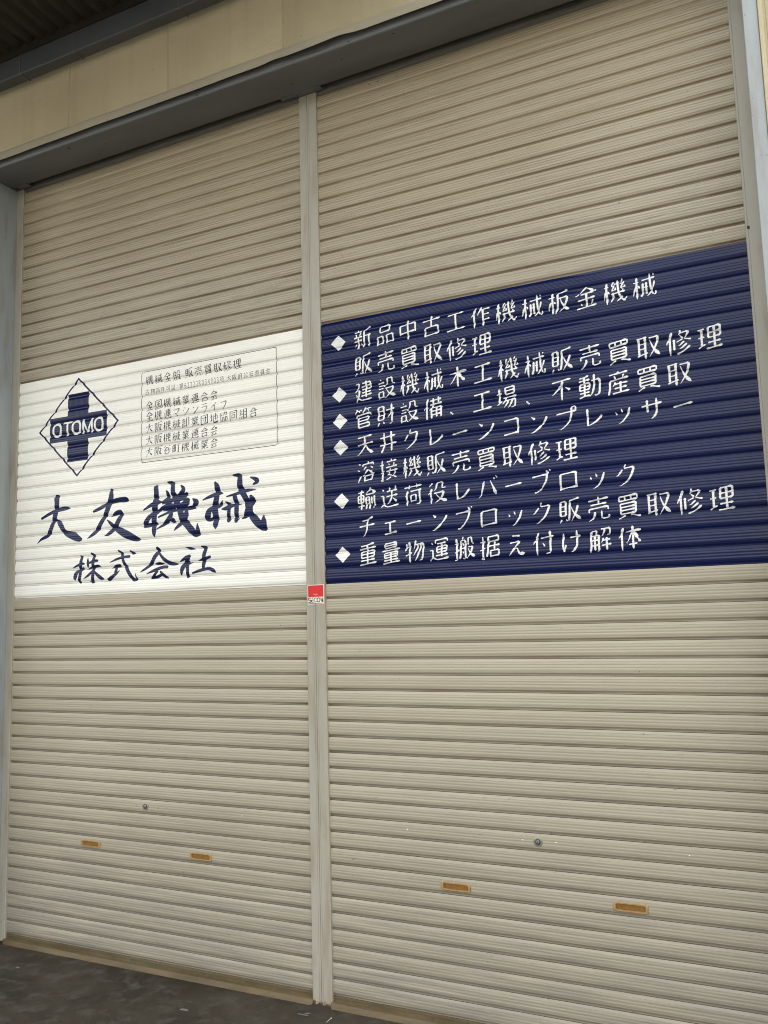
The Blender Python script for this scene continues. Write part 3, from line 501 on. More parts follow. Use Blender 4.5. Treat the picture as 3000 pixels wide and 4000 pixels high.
def catmull(p, n):
    if len(p) == 2:
        return [tuple(p[0][k] + (p[1][k] - p[0][k]) * i / n for k in range(len(p[0]))) for i in range(n + 1)]
    q = [tuple(2 * a - b for a, b in zip(p[0], p[1]))] + list(p) + [tuple(2 * a - b for a, b in zip(p[-1], p[-2]))]
    out = []
    for i in range(1, len(q) - 2):
        m = max(2, n // (len(p) - 1))
        for j in range(m):
            u = j / m
            out.append(tuple(0.5 * ((2 * b) + (-a + c) * u + (2 * a - 5 * b + 4 * c - d) * u * u + (-a + 3 * b - 3 * c + d) * u ** 3)
                             for a, b, c, d in zip(q[i - 1], q[i], q[i + 1], q[i + 2])))
    out.append(tuple(p[-1])); return out
def lerp_tab(tab, u):
    for (a, ya), (b, yb) in zip(tab[:-1], tab[1:]):
        if u <= b: return ya + (yb - ya) * (u - a) / (b - a)
    return tab[-1][1]
def brush(pts):
    """pts in em units, y down; gives (x, y, width) along one kaisho stroke"""
    dx, dy = pts[-1][0] - pts[0][0], pts[-1][1] - pts[0][1]
    L = sum(math.hypot(b[0] - a[0], b[1] - a[1]) for a, b in zip(pts[:-1], pts[1:]))
    if abs(dy) < 0.42 * abs(dx):
        if dx < 0: pts = pts[::-1]
    elif dy < 0:
        pts = pts[::-1]
    dx, dy = pts[-1][0] - pts[0][0], pts[-1][1] - pts[0][1]
    if abs(dy) < 0.42 * abs(dx):
        tab = [(0, .04), (.08, .062), (.25, .044), (.68, .044), (.87, .088), (.97, .065), (1, .02)]
    elif abs(dx) < 0.30 * abs(dy):
        tab = [(0, .04), (.07, .10), (.2, .076), (.8, .074), (.94, .085), (1, .03)]
    elif dx < 0:
        tab = [(0, .05), (.1, .09), (.45, .068), (.8, .04), (1, .006)]
        if L < 0.16: tab = [(0, .05), (.25, .085), (1, .01)]
    else:
        tab = [(0, .022), (.3, .052), (.6, .085), (.84, .145), (1, .006)]
        if L < 0.2: tab = [(0, .015), (.5, .07), (.8, .085), (1, .02)]
    k = min(1.0, 0.62 + L * 0.9)
    n = max(6, min(14, int(L * 26)))
    c = catmull([tuple(p) for p in pts], n)
    d = [0.0]
    for a, b in zip(c[:-1], c[1:]): d.append(d[-1] + math.hypot(b[0] - a[0], b[1] - a[1]))
    return [(p[0], p[1], lerp_tab(tab, di / max(d[-1], 1e-6)) * k) for p, di in zip(c, d)]
def strip(v, f, pts, lift):
    """pts: (x, z, w) in metres on the wall; appends a ribbon of quads; the third value kept in y is the lift"""
    n = len(pts); b = len(v)
    for i, (x, z, wd) in enumerate(pts):
        a = pts[max(0, i - 1)]; c = pts[min(n - 1, i + 1)]
        tx, tz = c[0] - a[0], c[1] - a[1]; l = math.hypot(tx, tz) or 1e-6
        nx, nz = -tz / l, tx / l
        v.append((x + nx * wd / 2, lift, z + nz * wd / 2)); v.append((x - nx * wd / 2, lift, z - nz * wd / 2))
    for i in range(n - 1): f.append((b + 2 * i, b + 2 * i + 1, b + 2 * i + 3, b + 2 * i + 2))
def drape(v, f, mat, name, parent, label=None):
    """lay flat film pieces over the corrugated slats: cut them along every fold and push them onto the surface"""
    me = bpy.data.meshes.new(name); me.from_pydata(v, [], f)
    bm = bmesh.new(); bm.from_mesh(me)
    z0 = min(q[2] for q in v); z1 = max(q[2] for q in v)
    for z in ZB:
        if z0 < z < z1:
            bmesh.ops.bisect_plane(bm, geom=bm.verts[:] + bm.edges[:] + bm.faces[:], plane_co=(0, 0, z), plane_no=(0, 0, 1), dist=1e-6)
    for q in bm.verts:
        # -ysurf is single valued except at the joints, where the film dips into the gap
        q.co.y = ysurf(min(max(q.co.z, Z0 + 1e-4), Z0 + 63 * PITCH)) - 0.00035 - q.co.y
    bmesh.ops.recalc_face_normals(bm, faces=bm.faces)
    for q in bm.faces:
        if q.normal.y > 0: q.normal_flip()
    bm.to_mesh(me); bm.free()
    o = link(name, me, mat, parent)
    if label: o['label'] = label
    return o
TILT = 0.07
def put_char(v, f, c, cx, cz, em, wk=1.0, rnd=random):
    small = c in 'ッェ'
    for i, s in enumerate(dec(c)):
        b = brush(s)
        pts = []
        for x, y, wd in b:
            X = (x - 0.5) * em * 0.95; Zv = (0.5 - y) * em + (x - 0.5) * em * TILT * 2
            pts.append((cx + X, cz + Zv, wd * em * wk))
        strip(v, f, pts, 0.00005 * (i % 24))
def char_part(c, x, z, em, mat, parent, wk=1.0):
    v, f = [], []; put_char(v, f, c, x, z, em, wk)
    return drape(v, f, mat, 'character', parent)
def text_line(text, x0, z, pitch, em, mat, parent, wk=1.0, label=None, xs=None):
    i = 0.0
    for j, c in enumerate(text):
        if c == ' ':
            i += 0.33; continue
        if c == '_':
            i += 1; continue
        x = x0 + pitch * i if xs is None else xs[j]
        char_part(c, x, z, em, mat, parent, wk)
        i += 1
def font_pieces(text, cx, cz, h, sx=1.0, bold=0.0, shear=0.0):
    """latin letters and digits from the built-in face, as flat triangles centred on cx, cz"""
    cu = bpy.data.curves.new('txt', 'FONT'); cu.body = text; cu.size = 1; cu.offset = bold; cu.resolution_u = 3; cu.shear = shear
    ob = bpy.data.objects.new('txt', cu); COL.objects.link(ob)
    bpy.context.view_layer.update()
    me = ob.evaluated_get(bpy.context.evaluated_depsgraph_get()).to_mesh()
    vs_ = [tuple(q.co) for q in me.vertices]; fs = [tuple(p.vertices) for p in me.polygons]
    bpy.data.objects.remove(ob)
    xa = min(q[0] for q in vs_); xb = max(q[0] for q in vs_); ya = min(q[1] for q in vs_); yb = max(q[1] for q in vs_)
    k = h / (yb - ya)
    return [(cx + (q[0] - (xa + xb) / 2) * k * sx, 0.0, cz + (q[1] - (ya + yb) / 2) * k) for q in vs_], fs
def loop_pts(cx, cz, w_, h_, n=28, e=2.6, a0=0, a1=360):
    out = []
    for i in range(n + 1):
        a = R(a0 + (a1 - a0) * i / n); ca, sa = math.cos(a), math.sin(a)
        out.append((cx + math.copysign(abs(ca) ** (2 / e), ca) * w_ / 2, cz + math.copysign(abs(sa) ** (2 / e), sa) * h_ / 2))
    return out

# ================================================================ SETTING
g = link('ground', mesh_py('ground', [(-120, -160, 0), (120, -160, 0), (120, 60, 0), (-120, 60, 0)], [(0, 1, 2, 3)]), M['ground'])
props(g, kind='structure')

# ---- the building: body, stuccoed front panels, trims around the wide opening
YF = -0.30                                  # front face of the cream wall
OX0, OX1, OZ = -1.845, 2.668, 4.80          # opening inside the trims
bld = empty('warehouse', (0.4, 4.0, 0), 'cream stuccoed warehouse front with grey metal trim round the wide shutter opening', 'building')
link('wall', box(-9, 9, 0.20, 9.0, 0, 6.9), M['stucco'], bld)
link('roof', box(-9.3, 9.3, -0.42, 9.4, 6.9, 7.05, 0.01), M['roofing'], bld)
seams = [-1.860 - 0.768 * i for i in range(9, 0, -1)] + [-1.860, -1.091, -0.331, 0.445, 1.213, 1.981, 2.749] + [2.749 + 0.768 * i for i in range(1, 9)]
for a, b in zip(seams[:-1], seams[1:]):
    bot = 4.885 if (b > OX0 - 0.01 and a < OX1 + 0.06) else 0.0
    link('wall_panel', box(a + 0.004, b - 0.004, YF, 0.2, bot, 6.9, 0.004), M['stucco'], bld)
link('wall_panel', box(2.7255, 2.745, YF + 0.001, 0.2, 0, 4.884, 0.002), M['stucco'], bld)
for s_ in seams[1:-1]:
    bot = 4.887 if OX0 < s_ < OX1 + 0.05 else 0.0
    link('joint_sealant', box(s_ - 0.0039, s_ + 0.0039, YF + 0.0022, YF + 0.03, bot, 6.89), M['sealant'], bld)
# head lining: one folded sheet, rounded nose along its front edge
prof = [(-0.058, 4.80), (-0.278, 4.80)]
for i in range(1, 7):
    a = R(90 * i / 6); prof.append((-0.278 - 0.012 * math.sin(a), 4.812 - 0.012 * math.cos(a)))
prof += [(-0.290, 4.884), (0.19, 4.884), (0.19, 5.6), (0.0, 5.6)]
prof = [(-0.058, 4.80)] + prof[1:8] + [(-0.290, 4.883), (-0.058, 4.883)]
link('head_lining', extrude(prof, 'x', OX0 - 0.057, 2.7247, 24, 40), M['trim'], bld)
# cream drip flashing with a dent near the middle
def dent(q):
    x, y, z = q
    if z < 4.86:
        d = 0.009 * math.exp(-((x - 0.80) / 0.075) ** 2) - 0.004 * math.exp(-((x - 0.62) / 0.10) ** 2) + 0.007 * math.exp(-((x - 0.40) / 0.06) ** 2)
        z += d; y -= 0.013 * math.exp(-((x - 0.66) / 0.17) ** 2)
    elif z < 4.88:
        y -= 0.012 * math.exp(-((x - 0.66) / 0.17) ** 2)
    return (x, y, z + 0.0012 * math.sin(x * 5.1) + 0.0008 * math.sin(x * 13))
fl = [(YF - 0.001, 4.893), (-0.312, 4.890), (-0.320, 4.880), (-0.321, 4.866), (-0.321, 4.848), (-0.320, 4.830), (-0.3165, 4.831), (-0.3165, 4.874), (YF - 0.001, 4.882)]
link('drip_flashing', extrude(fl, 'x', -3.2, 4.0, 220, 35, dent), M['flash'], bld)
# jambs
for sx, xa in ((-1, OX0), (1, OX1)):
    a, b = (xa - 0.057, xa) if sx < 0 else (xa, xa + 0.0567)
    link('jamb_lining', box(a, b, -0.292, 0.19, 0.0, 4.799, 0.004, 3), M['jamb'], bld)
# dark space behind the shutters
link('lintel', box(OX0, OX1, -0.056, 0.0, 4.885, 5.4), M['dark_metal'], bld)
link('inner_lining', box(OX0, OX1, 0.03, 0.19, 0.0, 5.4), M['dark_metal'], bld)

# ---- shutters
def bottom_bar(x0, x1, parent):
    pr = [(0.0, 0.0505), (-0.0085, 0.0505), (-0.0095, 0.040), (-0.0075, 0.038), (-0.0075, 0.0265), (-0.0275, 0.022), (-0.030, 0.0185),
          (-0.0440, 0.0030), (-0.0455, 0.0008), (0.0, 0.0008)]
    def wp(q):
        x, y, z = q
        if y < -0.026:
            e = min(x - x0, x1 - x)
            if e < 0.02: y = -0.026 + (y + 0.026) * (0.35 + 0.65 * (1 - (1 - max(e, 0) / 0.02) ** 2))
        return (x, y, z)
    xs = [x0, x0 + .004, x0 + .009, x0 + .015, x0 + .02, x1 - .02, x1 - .015, x1 - .009, x1 - .004, x1]
    v, f = [], []; k = len(pr)
    for x in xs:
        for p in pr: v.append(wp((x, p[0], p[1])))
    for i in range(len(xs) - 1):
        for j in range(k):
            j2 = (j + 1) % k; f.append((i * k + j, i * k + j2, (i + 1) * k + j2, (i + 1) * k + j))
    f.append(tuple(range(k))); f.append(tuple((len(xs) - 1) * k + j for j in range(k)))
    return link('bottom_bar', mesh_py('bar', v, f, 25), M['bar'], parent)

def shutter(x0, x1, vx0, vx1, kinds, label, hx, lx):
    t = empty('roller_shutter', ((x0 + x1) / 2, 0, 0), label, 'shutter')
    ms = {}
    for k in range(0, 63):
        mk = kinds(k)
        if mk not in ms:
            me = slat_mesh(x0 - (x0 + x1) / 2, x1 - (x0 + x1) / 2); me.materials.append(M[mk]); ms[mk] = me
        o = bpy.data.objects.new('slat', ms[mk]); COL.objects.link(o); o.parent = t
        o.location = (0, -OFF[k], Z0 + k * PITCH)
        if mk == 'white': o['label'] = 'slat covered in white film'
        if mk == 'dark_slat': o['label'] = 'dark grey slat right under the head lining'
        if mk == 'blue': o['label'] = 'slat covered in navy film'
    bottom_bar(vx0 - 0.004, vx1 + 0.004, t)
    # pull handles: yellowed frame round an amber hollow
    for h in hx:
        z = 0.632; w2, h2 = 0.0735, 0.0205; yb = -0.0145
        outer = loop_pts(h, z, 2 * w2, 2 * h2, 32, 7); mid = loop_pts(h, z, 2 * w2 - 0.006, 2 * h2 - 0.006, 32, 7)
        inn = loop_pts(h, z, 2 * w2 - 0.022, 2 * h2 - 0.015, 32, 9); inn2 = loop_pts(h, z, 2 * w2 - 0.025, 2 * h2 - 0.017, 32, 9)
        v, f = [], []
        for lp, y in ((outer, yb + 0.002), (outer, yb - 0.0022), (mid, yb - 0.0042), (inn, yb - 0.0042), (inn2, yb + 0.0010)):
            v += [(a, y, b) for a, b in lp[:-1]]
        n = 32
        for r_ in range(4):
            for i in range(n): j = (i + 1) % n; f.append((r_ * n + i, r_ * n + j, (r_ + 1) * n + j, (r_ + 1) * n + i))
        fr_ = link('handle', mesh_py('handle', v, f, 30), M['handle'], t)
        v2 = [(a, yb - 0.0002, b) for a, b in inn2[:-1]]
        link('hollow', mesh_py('hollow', v2, [tuple(range(n))]), M['handle_in'], fr_)
    lk_ = link('lock', disc(lx, -0.0125, 0.868, 0.0205, 0.004, 28, -0.0012), M['metal'], t)
    link('lock_cylinder', disc(lx, -0.0152, 0.868, 0.0125, 0.002, 20, 0.0008), M['dark_metal'], lk_)
    link('keyhole_plate', disc(lx, -0.0175, 0.868, 0.0075, 0.001, 16, 0.0004), M['metal'], lk_)
    link('keyhole', box(lx - 0.001, lx + 0.001, -0.0195, -0.0182, 0.8635, 0.8725), M['rubber'], lk_)
    return t

shL = shutter(XL0, XL1, -1.786, 0.370, lambda k: 'white' if 26 <= k < 44 else 'dark_slat' if k > 60 else 'beige_l',
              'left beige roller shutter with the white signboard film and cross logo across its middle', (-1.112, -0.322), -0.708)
shR = shutter(XR0, XR1, 0.482, 2.605, lambda k: 'blue' if 26 <= k < 44 else 'dark_slat' if k > 60 else 'beige_r',
              'right beige roller shutter with the navy film and white lettering across its middle', (1.150, 1.945), 1.553)
def rivets(par, pts, mat, r=0.0034):
    for x, z in pts: link('rivet', disc(x, -0.0127, z, r, 0.0012, 10, 0.0012), M[mat], par)
rivets(shR, [(1.481, 0.869), (1.635, 0.870), (2.199, 0.866), (0.909, 0.870)], 'screw', 0.0042)
rivets(shR, [(0.811, 4.747), (0.861, 4.747)], 'dark_metal', 0.004)
rivets(shL, [(-0.771, 0.866), (-0.616, 0.866)], 'dark_metal')
rivets(shL, [(-1.343, 0.866), (-0.052, 0.866)], 'screw', 0.0036)
rivets(shL, [(-1.434, 4.749), (-1.377, 4.747)], 'dark_metal', 0.004)

# ---- lettering, right shutter
L9 = ['新品中古工作機械板金機械', '販売買取修理', '建設機械木工機械販売買取修理', None, '天井クレーンコンプレッサー',
      '溶接機販売買取修理', '輸送荷役レバーブロック', 'チェーンブロック販売買取修理', '重量物運搬据え付け解体']
for i, tx in enumerate(L9):
    z = 3.3405 - 0.1418 * i
    if tx:
        text_line(tx, 0.7325, z, 0.1305, 0.121, M['letter_white'], shR, 1.0)
    else:
        tx = '管財設備、工場、不動産買取'
        xs = [.7263, .8565, .987, 1.1205, 1.214, 1.3774, 1.4991, 1.602, 1.7683, 1.8990, 2.0295, 2.1570, 2.2911]
        for c, x in zip(tx, xs):
            if c == '、': char_part(c, x + 0.038, z, 0.121, M['letter_white'], shR, 1.3)
            else: char_part(c, x, z, 0.121, M['letter_white'], shR, 1.0)
for z in (3.3392, 3.0570, 2.9135, 2.7733, 2.4912, 2.2117):
    v = [(0.5865, 0, z + 0.0415), (0.6305, 0, z), (0.5865, 0, z - 0.0415), (0.5425, 0, z)]
    drape(v, [(0, 1, 2, 3)], M['letter_white'], 'diamond_bullet', shR)

# ---- lettering, left shutter: the company name in heavy brush strokes
def big_chars(chars):
    for c in chars:
        v, f = [], []; i = 0
        for s in BIG[c]:
            p = [tuple(a / 1000 for a in q) for q in s]
            pts = catmull(p, 6 * (len(p) - 1))
            # round off both ends
            def cap(a, b):
                d = math.hypot(a[0] - b[0], a[1] - b[1]) or 1e-6; r_ = a[2] / 2 * 0.8
                ux, uz = (a[0] - b[0]) / d, (a[1] - b[1]) / d
                return [(a[0] + ux * r_ * k, a[1] + uz * r_ * k, a[2] * math.sqrt(max(0, 1 - k * k))) for k in (1.0, 0.92, 0.75, 0.45)]
            pts = [q for q in pts]
            pts = cap(pts[0], pts[1]) + pts + cap(pts[-1], pts[-2])[::-1]
            pts = [(a, b, max(w_, 0.0004)) for a, b, w_ in pts]
            strip(v, f, pts, 0.00005 * (i % 30)); i += 1
        drape(v, f, M['blue'], 'character', shL)
big_chars('大友機械'); big_chars('株式会社')
# small black lines
TS = [('全国機械業連合会', 3.1700), ('全機連マシンライフ', 3.1050), ('大阪機械卸業団地協同組合', 3.0355), ('大阪機械業連合会', 2.9632), ('大阪谷町機械業会', 2.8930)]
text_line('機械全般 販売買取修理', -0.7003, 3.3268, 0.0679, 0.064, M['letter_black'], shL, 1.02)
for tx, z in TS: text_line(tx, -0.699, z, 0.0672, 0.064, M['letter_black'], shL, 1.02)
for c, x in zip('古物商許可証第', (-.7173, -.6753, -.6373, -.601, -.5582, -.521, -.4619)): char_part(c, x, 3.2565, 0.036, M['letter_black'], shL, 1.02)
for c, x in zip('号大阪府公安委員会', (-.1716, -.1235, -.0862, -.0471, -.0100, .0289, .0667, .1032, .139)): char_part(c, x, 3.2545, 0.036, M['letter_black'], shL, 1.02)
for i, c in enumerate('62222R034903'):
    a, b = font_pieces(c, -0.4325 + 0.02098 * i, 3.2555, 0.032, 0.62, -0.012)
    drape(a, b, M['letter_black'], 'character', shL)
v, f = [], []
for zz in (3.2500, 3.2630):
    n = len(v); v += [(-.493, 0, zz), (-.490, 0, zz), (-.490, 0, zz + .003), (-.493, 0, zz + .003)]; f.append((n, n + 1, n + 2, n + 3))
drape(v, f, M['letter_black'], 'colon', shL)
# thin frame round them
def frame_poly(pts, w_, mat, name, parent):
    v, f = [], []; strip(v, f, [(a, b, w_) for a, b in pts], 0.0)
    return drape(v, f, mat, name, parent)
r_ = 0.014; bx0, bx1, bz0, bz1 = -0.7600, 0.1955, 2.8325, 3.3850
fp = []
for cx, cz, a0 in ((bx1 - r_, bz1 - r_, 0), (bx0 + r_, bz1 - r_, 90), (bx0 + r_, bz0 + r_, 180), (bx1 - r_, bz0 + r_, 270)):
    for i in range(6): a = R(a0 + 90 * i / 5); fp.append((cx + r_ * math.cos(a), cz + r_ * math.sin(a)))
fp.append(fp[0]); frame_poly(fp, 0.0038, M['letter_black'], 'frame_line', shL)
# logo: rhombus outline, cross, five letters
cx, cz = -1.2695, 3.1125; a_, b_ = 0.3335, 0.3150; q_ = 0.020
v = []
for k in (1.0, 0.0):
    aa, bb = a_ - (1 - k) * 0.0165, b_ - (1 - k) * 0.0160
    v += [(cx, 0, cz + bb), (cx + aa, 0, cz), (cx, 0, cz - bb), (cx - aa, 0, cz)]
f = [(i, (i + 1) % 4, 4 + (i + 1) % 4, 4 + i) for i in range(4)]
drape(v, f, M['blue'], 'logo_outline', shL)
X0, X1, X2, X3 = -1.5075, -1.3565, -1.1830, -1.0327; Zs = (2.8958, 3.0318, 3.1907, 3.3283)
v = [(X1, 0, Zs[0]), (X2, 0, Zs[0]), (X2, 0, Zs[1]), (X3, 0, Zs[1]), (X3, 0, Zs[2]), (X2, 0, Zs[2]), (X2, 0, Zs[3]), (X1, 0, Zs[3]), (X1, 0, Zs[2]), (X0, 0, Zs[2]), (X0, 0, Zs[1]), (X1, 0, Zs[1])]
f = [(0, 1, 2, 11), (11, 2, 5, 8), (8, 5, 6, 7), (10, 11, 8, 9), (2, 3, 4, 5)]
drape(v, f, M['blue'], 'logo_cross', shL)
v, f = [], []; LW = 0.0155
def seg(pts, wd, lift): strip(globals()['v'], globals()['f'], [(a, b, wd) for a, b in pts], lift)
hh = 0.0915
for lx_, kind in ((-1.4448, 'O'), (-1.3585, 'T'), (-1.2815, 'O'), (-1.1890, 'M'), (-1.0975, 'O')):
    v, f = [], []
    if kind == 'O': seg(loop_pts(lx_, 3.1100, 0.080 - LW, hh - LW * 0.9, 30, 2.4), LW, 0.0006)
    if kind == 'T':
        seg([(lx_ - 0.037, 3.1100 + hh / 2 - 0.006), (lx_ + 0.037, 3.1100 + hh / 2 - 0.006)], 0.012, 0.0006)
        seg([(lx_ + .001, 3.1100 + hh / 2 - 0.006), (lx_ + .001, 3.1100 - hh / 2)], LW, 0.00065)
    if kind == 'M':
        for dx in (-0.036, 0.036): seg([(lx_ + dx, 3.11 - hh / 2), (lx_ + dx, 3.11 + hh / 2)], LW * 0.95, 0.0006)
        seg([(lx_ - 0.038, 3.11 + hh / 2 - .004), (lx_, 3.11 - hh / 2 + .006)], LW * 0.8, 0.00065)
        seg([(lx_ + 0.038, 3.11 + hh / 2 - .004), (lx_, 3.11 - hh / 2 + .006)], LW * 0.8, 0.0007)
    drape(v, f, M['letter_white'], 'character', shL)
# faded green marker writing on the left bottom bar
v, f = [], []
def mk(pts, wd): strip(v, f, [(a, b, wd) for a, b in pts], 0.0)
x = -0.815
mk([(x, .0375), (x + .022, .0375)], .002); mk([(x + .011, .0375), (x + .010, .0275)], .0022)
x += .03
mk([(x, .0375), (x + .006, .0275), (x + .013, .0375)], .002)
me = mesh_py('mark', [(a, -0.0098 - 0.0001 * 0, b) for a, _, b in v], f)
link('marker_writing', me, M['green_mark'], shL)

# ---- guide rails and the post between the shutters
def rail_profile(x0, x1, seam_side):
    """front face with a shallow lip towards the shutter side"""
    d = 0.022; y = -d
    p = [(x0, 0.03), (x0, y + 0.002), (x0 + 0.002, y)]
    if seam_side == 'r':   # groove near the right edge
        p += [(x1 - 0.0115, y), (x1 - 0.0105, y + 0.0016), (x1 - 0.0095, y), (x1 - 0.002, y)]
    else:
        p += [(x0 + 0.0095, y), (x0 + 0.0105, y + 0.0016), (x0 + 0.0115, y), (x1 - 0.002, y)]
    p += [(x1, y + 0.002), (x1, 0.03)]
    return p
gl = 'steel guide rails of the two shutters'
for (a, b, side, lab) in ((-1.845, -1.786, 'r', 'steel guide rail along the far left edge of the left shutter'),
                          (2.605, 2.668, 'l', 'steel guide rail along the right edge of the right shutter')):
    o = link('guide_rail', extrude(rail_profile(a, b, side), 'z', 0.0, 4.799, 8, 30), M['rail'])
    t = empty('shutter_guide', ((a + b) / 2, 0, 0), lab, 'guide rail', gl)
    o.parent = t; o.location = (-(a + b) / 2, 0, 0)
    if side == 'r':
        for x, z in ((-1.818, 4.713), (-1.818, 3.57), (-1.818, 2.39), (-1.818, 1.22), (-1.818, 0.12)): link('screw', disc(x, -0.0218, z, 0.0042, 0.001, 10, 0.001), M['metal'], t)
        link('bottom_clip', box(-1.862 + .02, -1.80, -0.0245, -0.0222, 0.0, 0.030, 0.001), M['rail'], t)
    else:
        for x, z in ((2.659, 4.03), (2.655, 2.5), (2.655, 1.1)): link('screw', disc(x, -0.0218, z, 0.0042, 0.001, 10, 0.001), M['metal'], t)
        link('putty_spot', box(2.612, 2.622, -0.0245, -0.0215, 3.505, 3.519, 0.002), M['rubber'], t)
post = empty('centre_post', (0.426, 0, 0), 'upright steel post between the two shutters with a seam down its front', 'post')
mid = 0.4215
link('post_half', extrude(rail_profile(0.370, mid - 0.0007, 'r'), 'z', 0.0, 4.835, 8, 30), M['rail'], post)
link('post_half', extrude(rail_profile(mid + 0.0007, 0.482, 'l'), 'z', 0.0, 4.835, 8, 30), M['rail'], post)
link('top_plate', box(0.270, 0.372, -0.058, -0.030, 4.7970, 4.7995, 0.001), M['trim'], post)
link('top_plate', box(0.375, 0.530, -0.066, -0.0245, 4.7965, 4.7992, 0.001), M['trim'], post)
link('top_plate', box(-1.80, -1.70, -0.070, -0.030, 4.7950, 4.7990, 0.001), M['trim'], post)

# ---- security sticker on the post
sx0, sx1, sz0, sz1 = 0.3785, 0.4770, 1.962, 2.0635; ys = -0.0224
stk = link('security_sticker', box(sx0, sx1, ys - 0.0006, ys, sz0, sz1), M['sign_white'])
t = empty('sticker', ((sx0 + sx1) / 2, ys, (sz0 + sz1) / 2), 'small red and white security sticker reading SECOM on the post between the shutters', 'sticker')
stk.name = 'backing'; stk.parent = t; stk.location = -Vector(t.location)
yy = ys - 0.0008
link('red_field', box(sx0 + .003, sx1 - .003, yy, ys - 0.0004, sz0 + .0385, sz1 - .003), M['sign_red'], t)
link('red_line', box(sx0 + .003, sx1 - .003, yy, ys - 0.0004, sz0 + .0030, sz0 + .0065), M['sign_dark_red'], t)
def flat(v, f, mat, name, par, y):
    me = mesh_py(name, [(a, y - b, c) for a, b, c in v], f); return link(name, me, mat, par)
v, f = [], []
for tx, z, h in (('Security', sz0 + .0520, .0085), ('by', sz0 + .0437, .0068)):
    a, b = font_pieces(tx, (sx0 + sx1) / 2, z, h, 0.9, 0.01); n = len(v); v += a; f += [tuple(n + q for q in p) for p in b]
flat(v, f, plain('sticker_pink_print', (0.9, 0.45, 0.35), 0.4), 'lettering', t, yy - 0.0002)
v, f = [], []; zc = sz0 + .0225; H = .0215; W = .0155; lw = .0042; xx = sx0 + .0120
seg([(xx + W / 2, zc + H / 2), (xx - W / 2, zc + H / 2), (xx - W / 2, zc + .001), (xx + W / 2, zc + .001)][0:2], lw, 0)
seg([(xx - W / 2 + .001, zc + H / 2), (xx - W / 2 + .001, zc)], lw, 0.0001)
seg([(xx - W / 2, zc), (xx + W / 2, zc)], lw, 0.0002)
seg([(xx + W / 2 - .001, zc), (xx + W / 2 - .001, zc - H / 2)], lw, 0.0003)
seg([(xx + W / 2, zc - H / 2), (xx - W / 2, zc - H / 2)], lw, 0.0004)
xx += .0175
for dz in (H / 2, 0, -H / 2): seg([(xx - W / 2 + .002, zc + dz), (xx + W / 2 - .002, zc + dz)], lw, 0.0001)
seg([(xx - W / 2 + .002, zc - H / 2), (xx - W / 2 + .002, zc)], lw, 0.0002)
xx += .0360
seg(loop_pts(xx, zc, .0175, H, 26, 2.1), lw, 0.0003)
xx += .0195
seg([(xx - W / 2 + .001, zc + H / 2), (xx + .002, zc - H / 2)], lw, 0.0001)
seg([(xx + .002, zc - H / 2), (xx + W / 2 - .001, zc + H / 2)], lw, 0.0002)
seg([(xx + W / 2 - .001, zc + H / 2 + .001), (xx + W / 2 - .001, zc - H / 2 - .001)], lw, 0.0003)
flat(v, f, M['sign_ink'], 'lettering', t, yy - 0.0002)
v, f = [], []
seg(loop_pts(sx0 + .0470, zc, .0155, H, 22, 2.1, 42, 318), lw, 0.0)
flat(v, f, M['sign_green'], 'lettering', t, yy - 0.0002)

# ---- gutter and canopy over the upper left
GX0, GX1 = -8.0, 1.35
gt = empty('gutter', ((GX0 + GX1) / 2, -0.38, 5.27), 'grey box gutter running under the dark canopy above the left shutter', 'gutter')
gp = [(-0.345, 5.390), (-0.345, 5.270), (-0.349, 5.267), (-0.414, 5.267), (-0.420, 5.273), (-0.426, 5.385), (-0.423, 5.392),
      (-0.422, 5.385), (-0.416, 5.275), (-0.412, 5.271), (-0.350, 5.271), (-0.348, 5.390)]
link('trough', extrude(gp, 'x', GX0, GX1, 1, 30), M['gutter'], gt)
for x in (-3.4, -2.8, -2.18, -1.38, -0.935, -0.150, 0.62, 1.2):
    pr = [(-0.343, 5.30), (-0.343, 5.2625), (-0.417, 5.2625), (-0.4255, 5.272), (-0.4310, 5.41)]
    v, f = [], []
    for i, (y, z) in enumerate(pr):
        v += [(x - .003, y, z), (x + .003, y, z), (x + .003, y + (.0025 if i else 0), z + .0025), (x - .003, y + (.0025 if i else 0), z + .0025)]
    for i in range(len(pr) - 1):
        for j in range(4):
            j2 = (j + 1) % 4; f.append((4 * i + j, 4 * i + j2, 4 * i + 4 + j2, 4 * i + 4 + j))
    link('bracket', mesh_py('bracket', v, f), M['wire'], gt)
cn = empty('canopy', (-3.3, -2.0, 5.5), 'dark corrugated canopy roof seen from below in the upper left corner', 'canopy')
v, f = [], []; nx = 0; xs = []
x = GX0
while x < GX1:
    xs += [(x, 0), (x + .022, .022), (x + .048, .022), (x + .070, 0)]; x += 0.096
ysr = (-0.375, -3.1); sl = 0.11
for y in ysr:
    for a, b in xs: v.append((a, y, 5.42 + b - (y + .375) * sl))
for y in ysr:
    for a, b in xs: v.append((a, y, 5.423 + b - (y + .375) * sl))
n = len(xs)
for i in range(n - 1):
    f.append((i, i + 1, n + i + 1, n + i)); f.append((2 * n + i, 2 * n + i + 1, 3 * n + i + 1, 3 * n + i))
    f.append((i, i + 1, 2 * n + i + 1, 2 * n + i)); f.append((n + i, n + i + 1, 3 * n + i + 1, 3 * n + i))
link('roof_sheet', mesh_py('sheet', v, f), M['sheet'], cn)
link('closure_strip', box(GX0, GX1, -0.432, -0.372, 5.388, 5.455), M['sheet'], cn)
for y in (-1.62,):
    link('purlin', box(GX0, GX1, y - .03, y + .03, 5.42 - (y + .375) * sl - .075, 5.42 - (y + .375) * sl - .002, .003), M['beam'], cn)
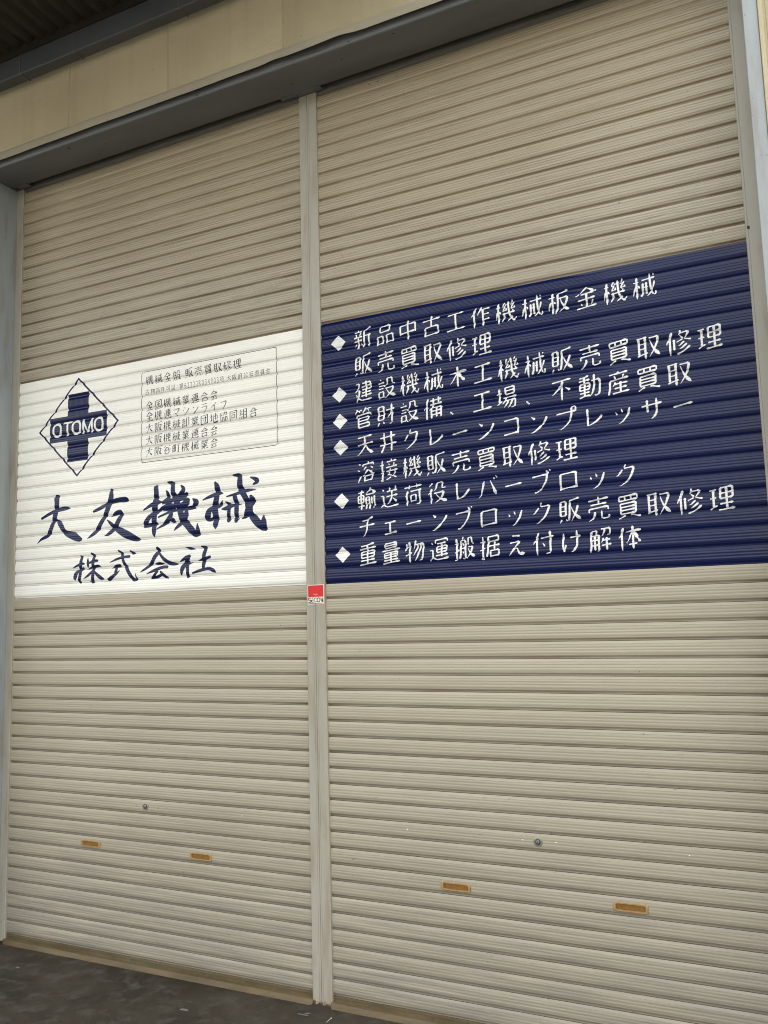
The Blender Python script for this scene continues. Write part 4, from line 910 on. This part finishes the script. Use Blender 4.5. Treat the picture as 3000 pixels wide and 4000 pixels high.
for x in (-7.5, -5.2):
    link('column', box(x - .05, x + .05, -1.68, -1.58, 0, 5.48, .004), M['beam'], cn)

# ---- litter on the concrete
nl = empty('nail', (0.544, -0.142, 0), 'short steel nail with a pale head lying below the post', 'nail')
v, f = [], []
def rod(name, p0, p1, r, mat, par, seg_=8):
    a = Vector(p0); b = Vector(p1); d = (b - a).normalized(); u = d.orthogonal().normalized(); w_ = d.cross(u)
    vv = [tuple(q + (u * math.cos(2 * math.pi * i / seg_) + w_ * math.sin(2 * math.pi * i / seg_)) * r) for q in (a, b) for i in range(seg_)]
    ff = [(i, (i + 1) % seg_, seg_ + (i + 1) % seg_, seg_ + i) for i in range(seg_)] + [tuple(range(seg_)), tuple(range(seg_, 2 * seg_))]
    return link(name, mesh_py(name, vv, ff, 40), mat, par)
rod('shank', (0.547, -0.150, 0.012), (0.535, -0.175, 0.002), 0.0013, M['screw'], nl)
rod('head', (0.5470, -0.1500, 0.012), (0.5476, -0.1487, 0.0127), 0.0038, M['sign_white'], nl)
o = link('plastic_strip', box(0.362, 0.422, -0.154, -0.147, 0.001, 0.005, 0.001), M['scrap'])
props(o, 'thin white plastic strip lying on the concrete just left of the post foot', 'scrap')
def chip(x, y, sx_, sy_, label, rot=0.0):
    rr = random.Random(int(x * 1000) + 5); n = 9; v, f = [], []
    for z in (0.0005, 0.0035):
        for i in range(n):
            a = 2 * math.pi * i / n; k = rr.uniform(.7, 1.1) * (1 if z < .002 else .8)
            px, py = sx_ * k * math.cos(a), sy_ * k * math.sin(a)
            v.append((x + px * math.cos(rot) - py * math.sin(rot), y + px * math.sin(rot) + py * math.cos(rot), z))
    for i in range(n): f.append((i, (i + 1) % n, n + (i + 1) % n, n + i))
    f.append(tuple(range(n, 2 * n)))
    o = link('paint_chip', mesh_py('chip', v, f), M['scrap']); props(o, label, 'chip')
chip(-0.180, -0.325, 0.026, 0.010, 'flat whitish chip on the concrete in front of the middle of the left shutter', 0.1)
chip(0.405, -0.128, 0.016, 0.007, 'small pale flake behind the plastic strip by the post foot', 0.3)
chip(-1.395, -0.263, 0.014, 0.006, 'tiny pale chip on the concrete near the far left bottom corner', 0.2)
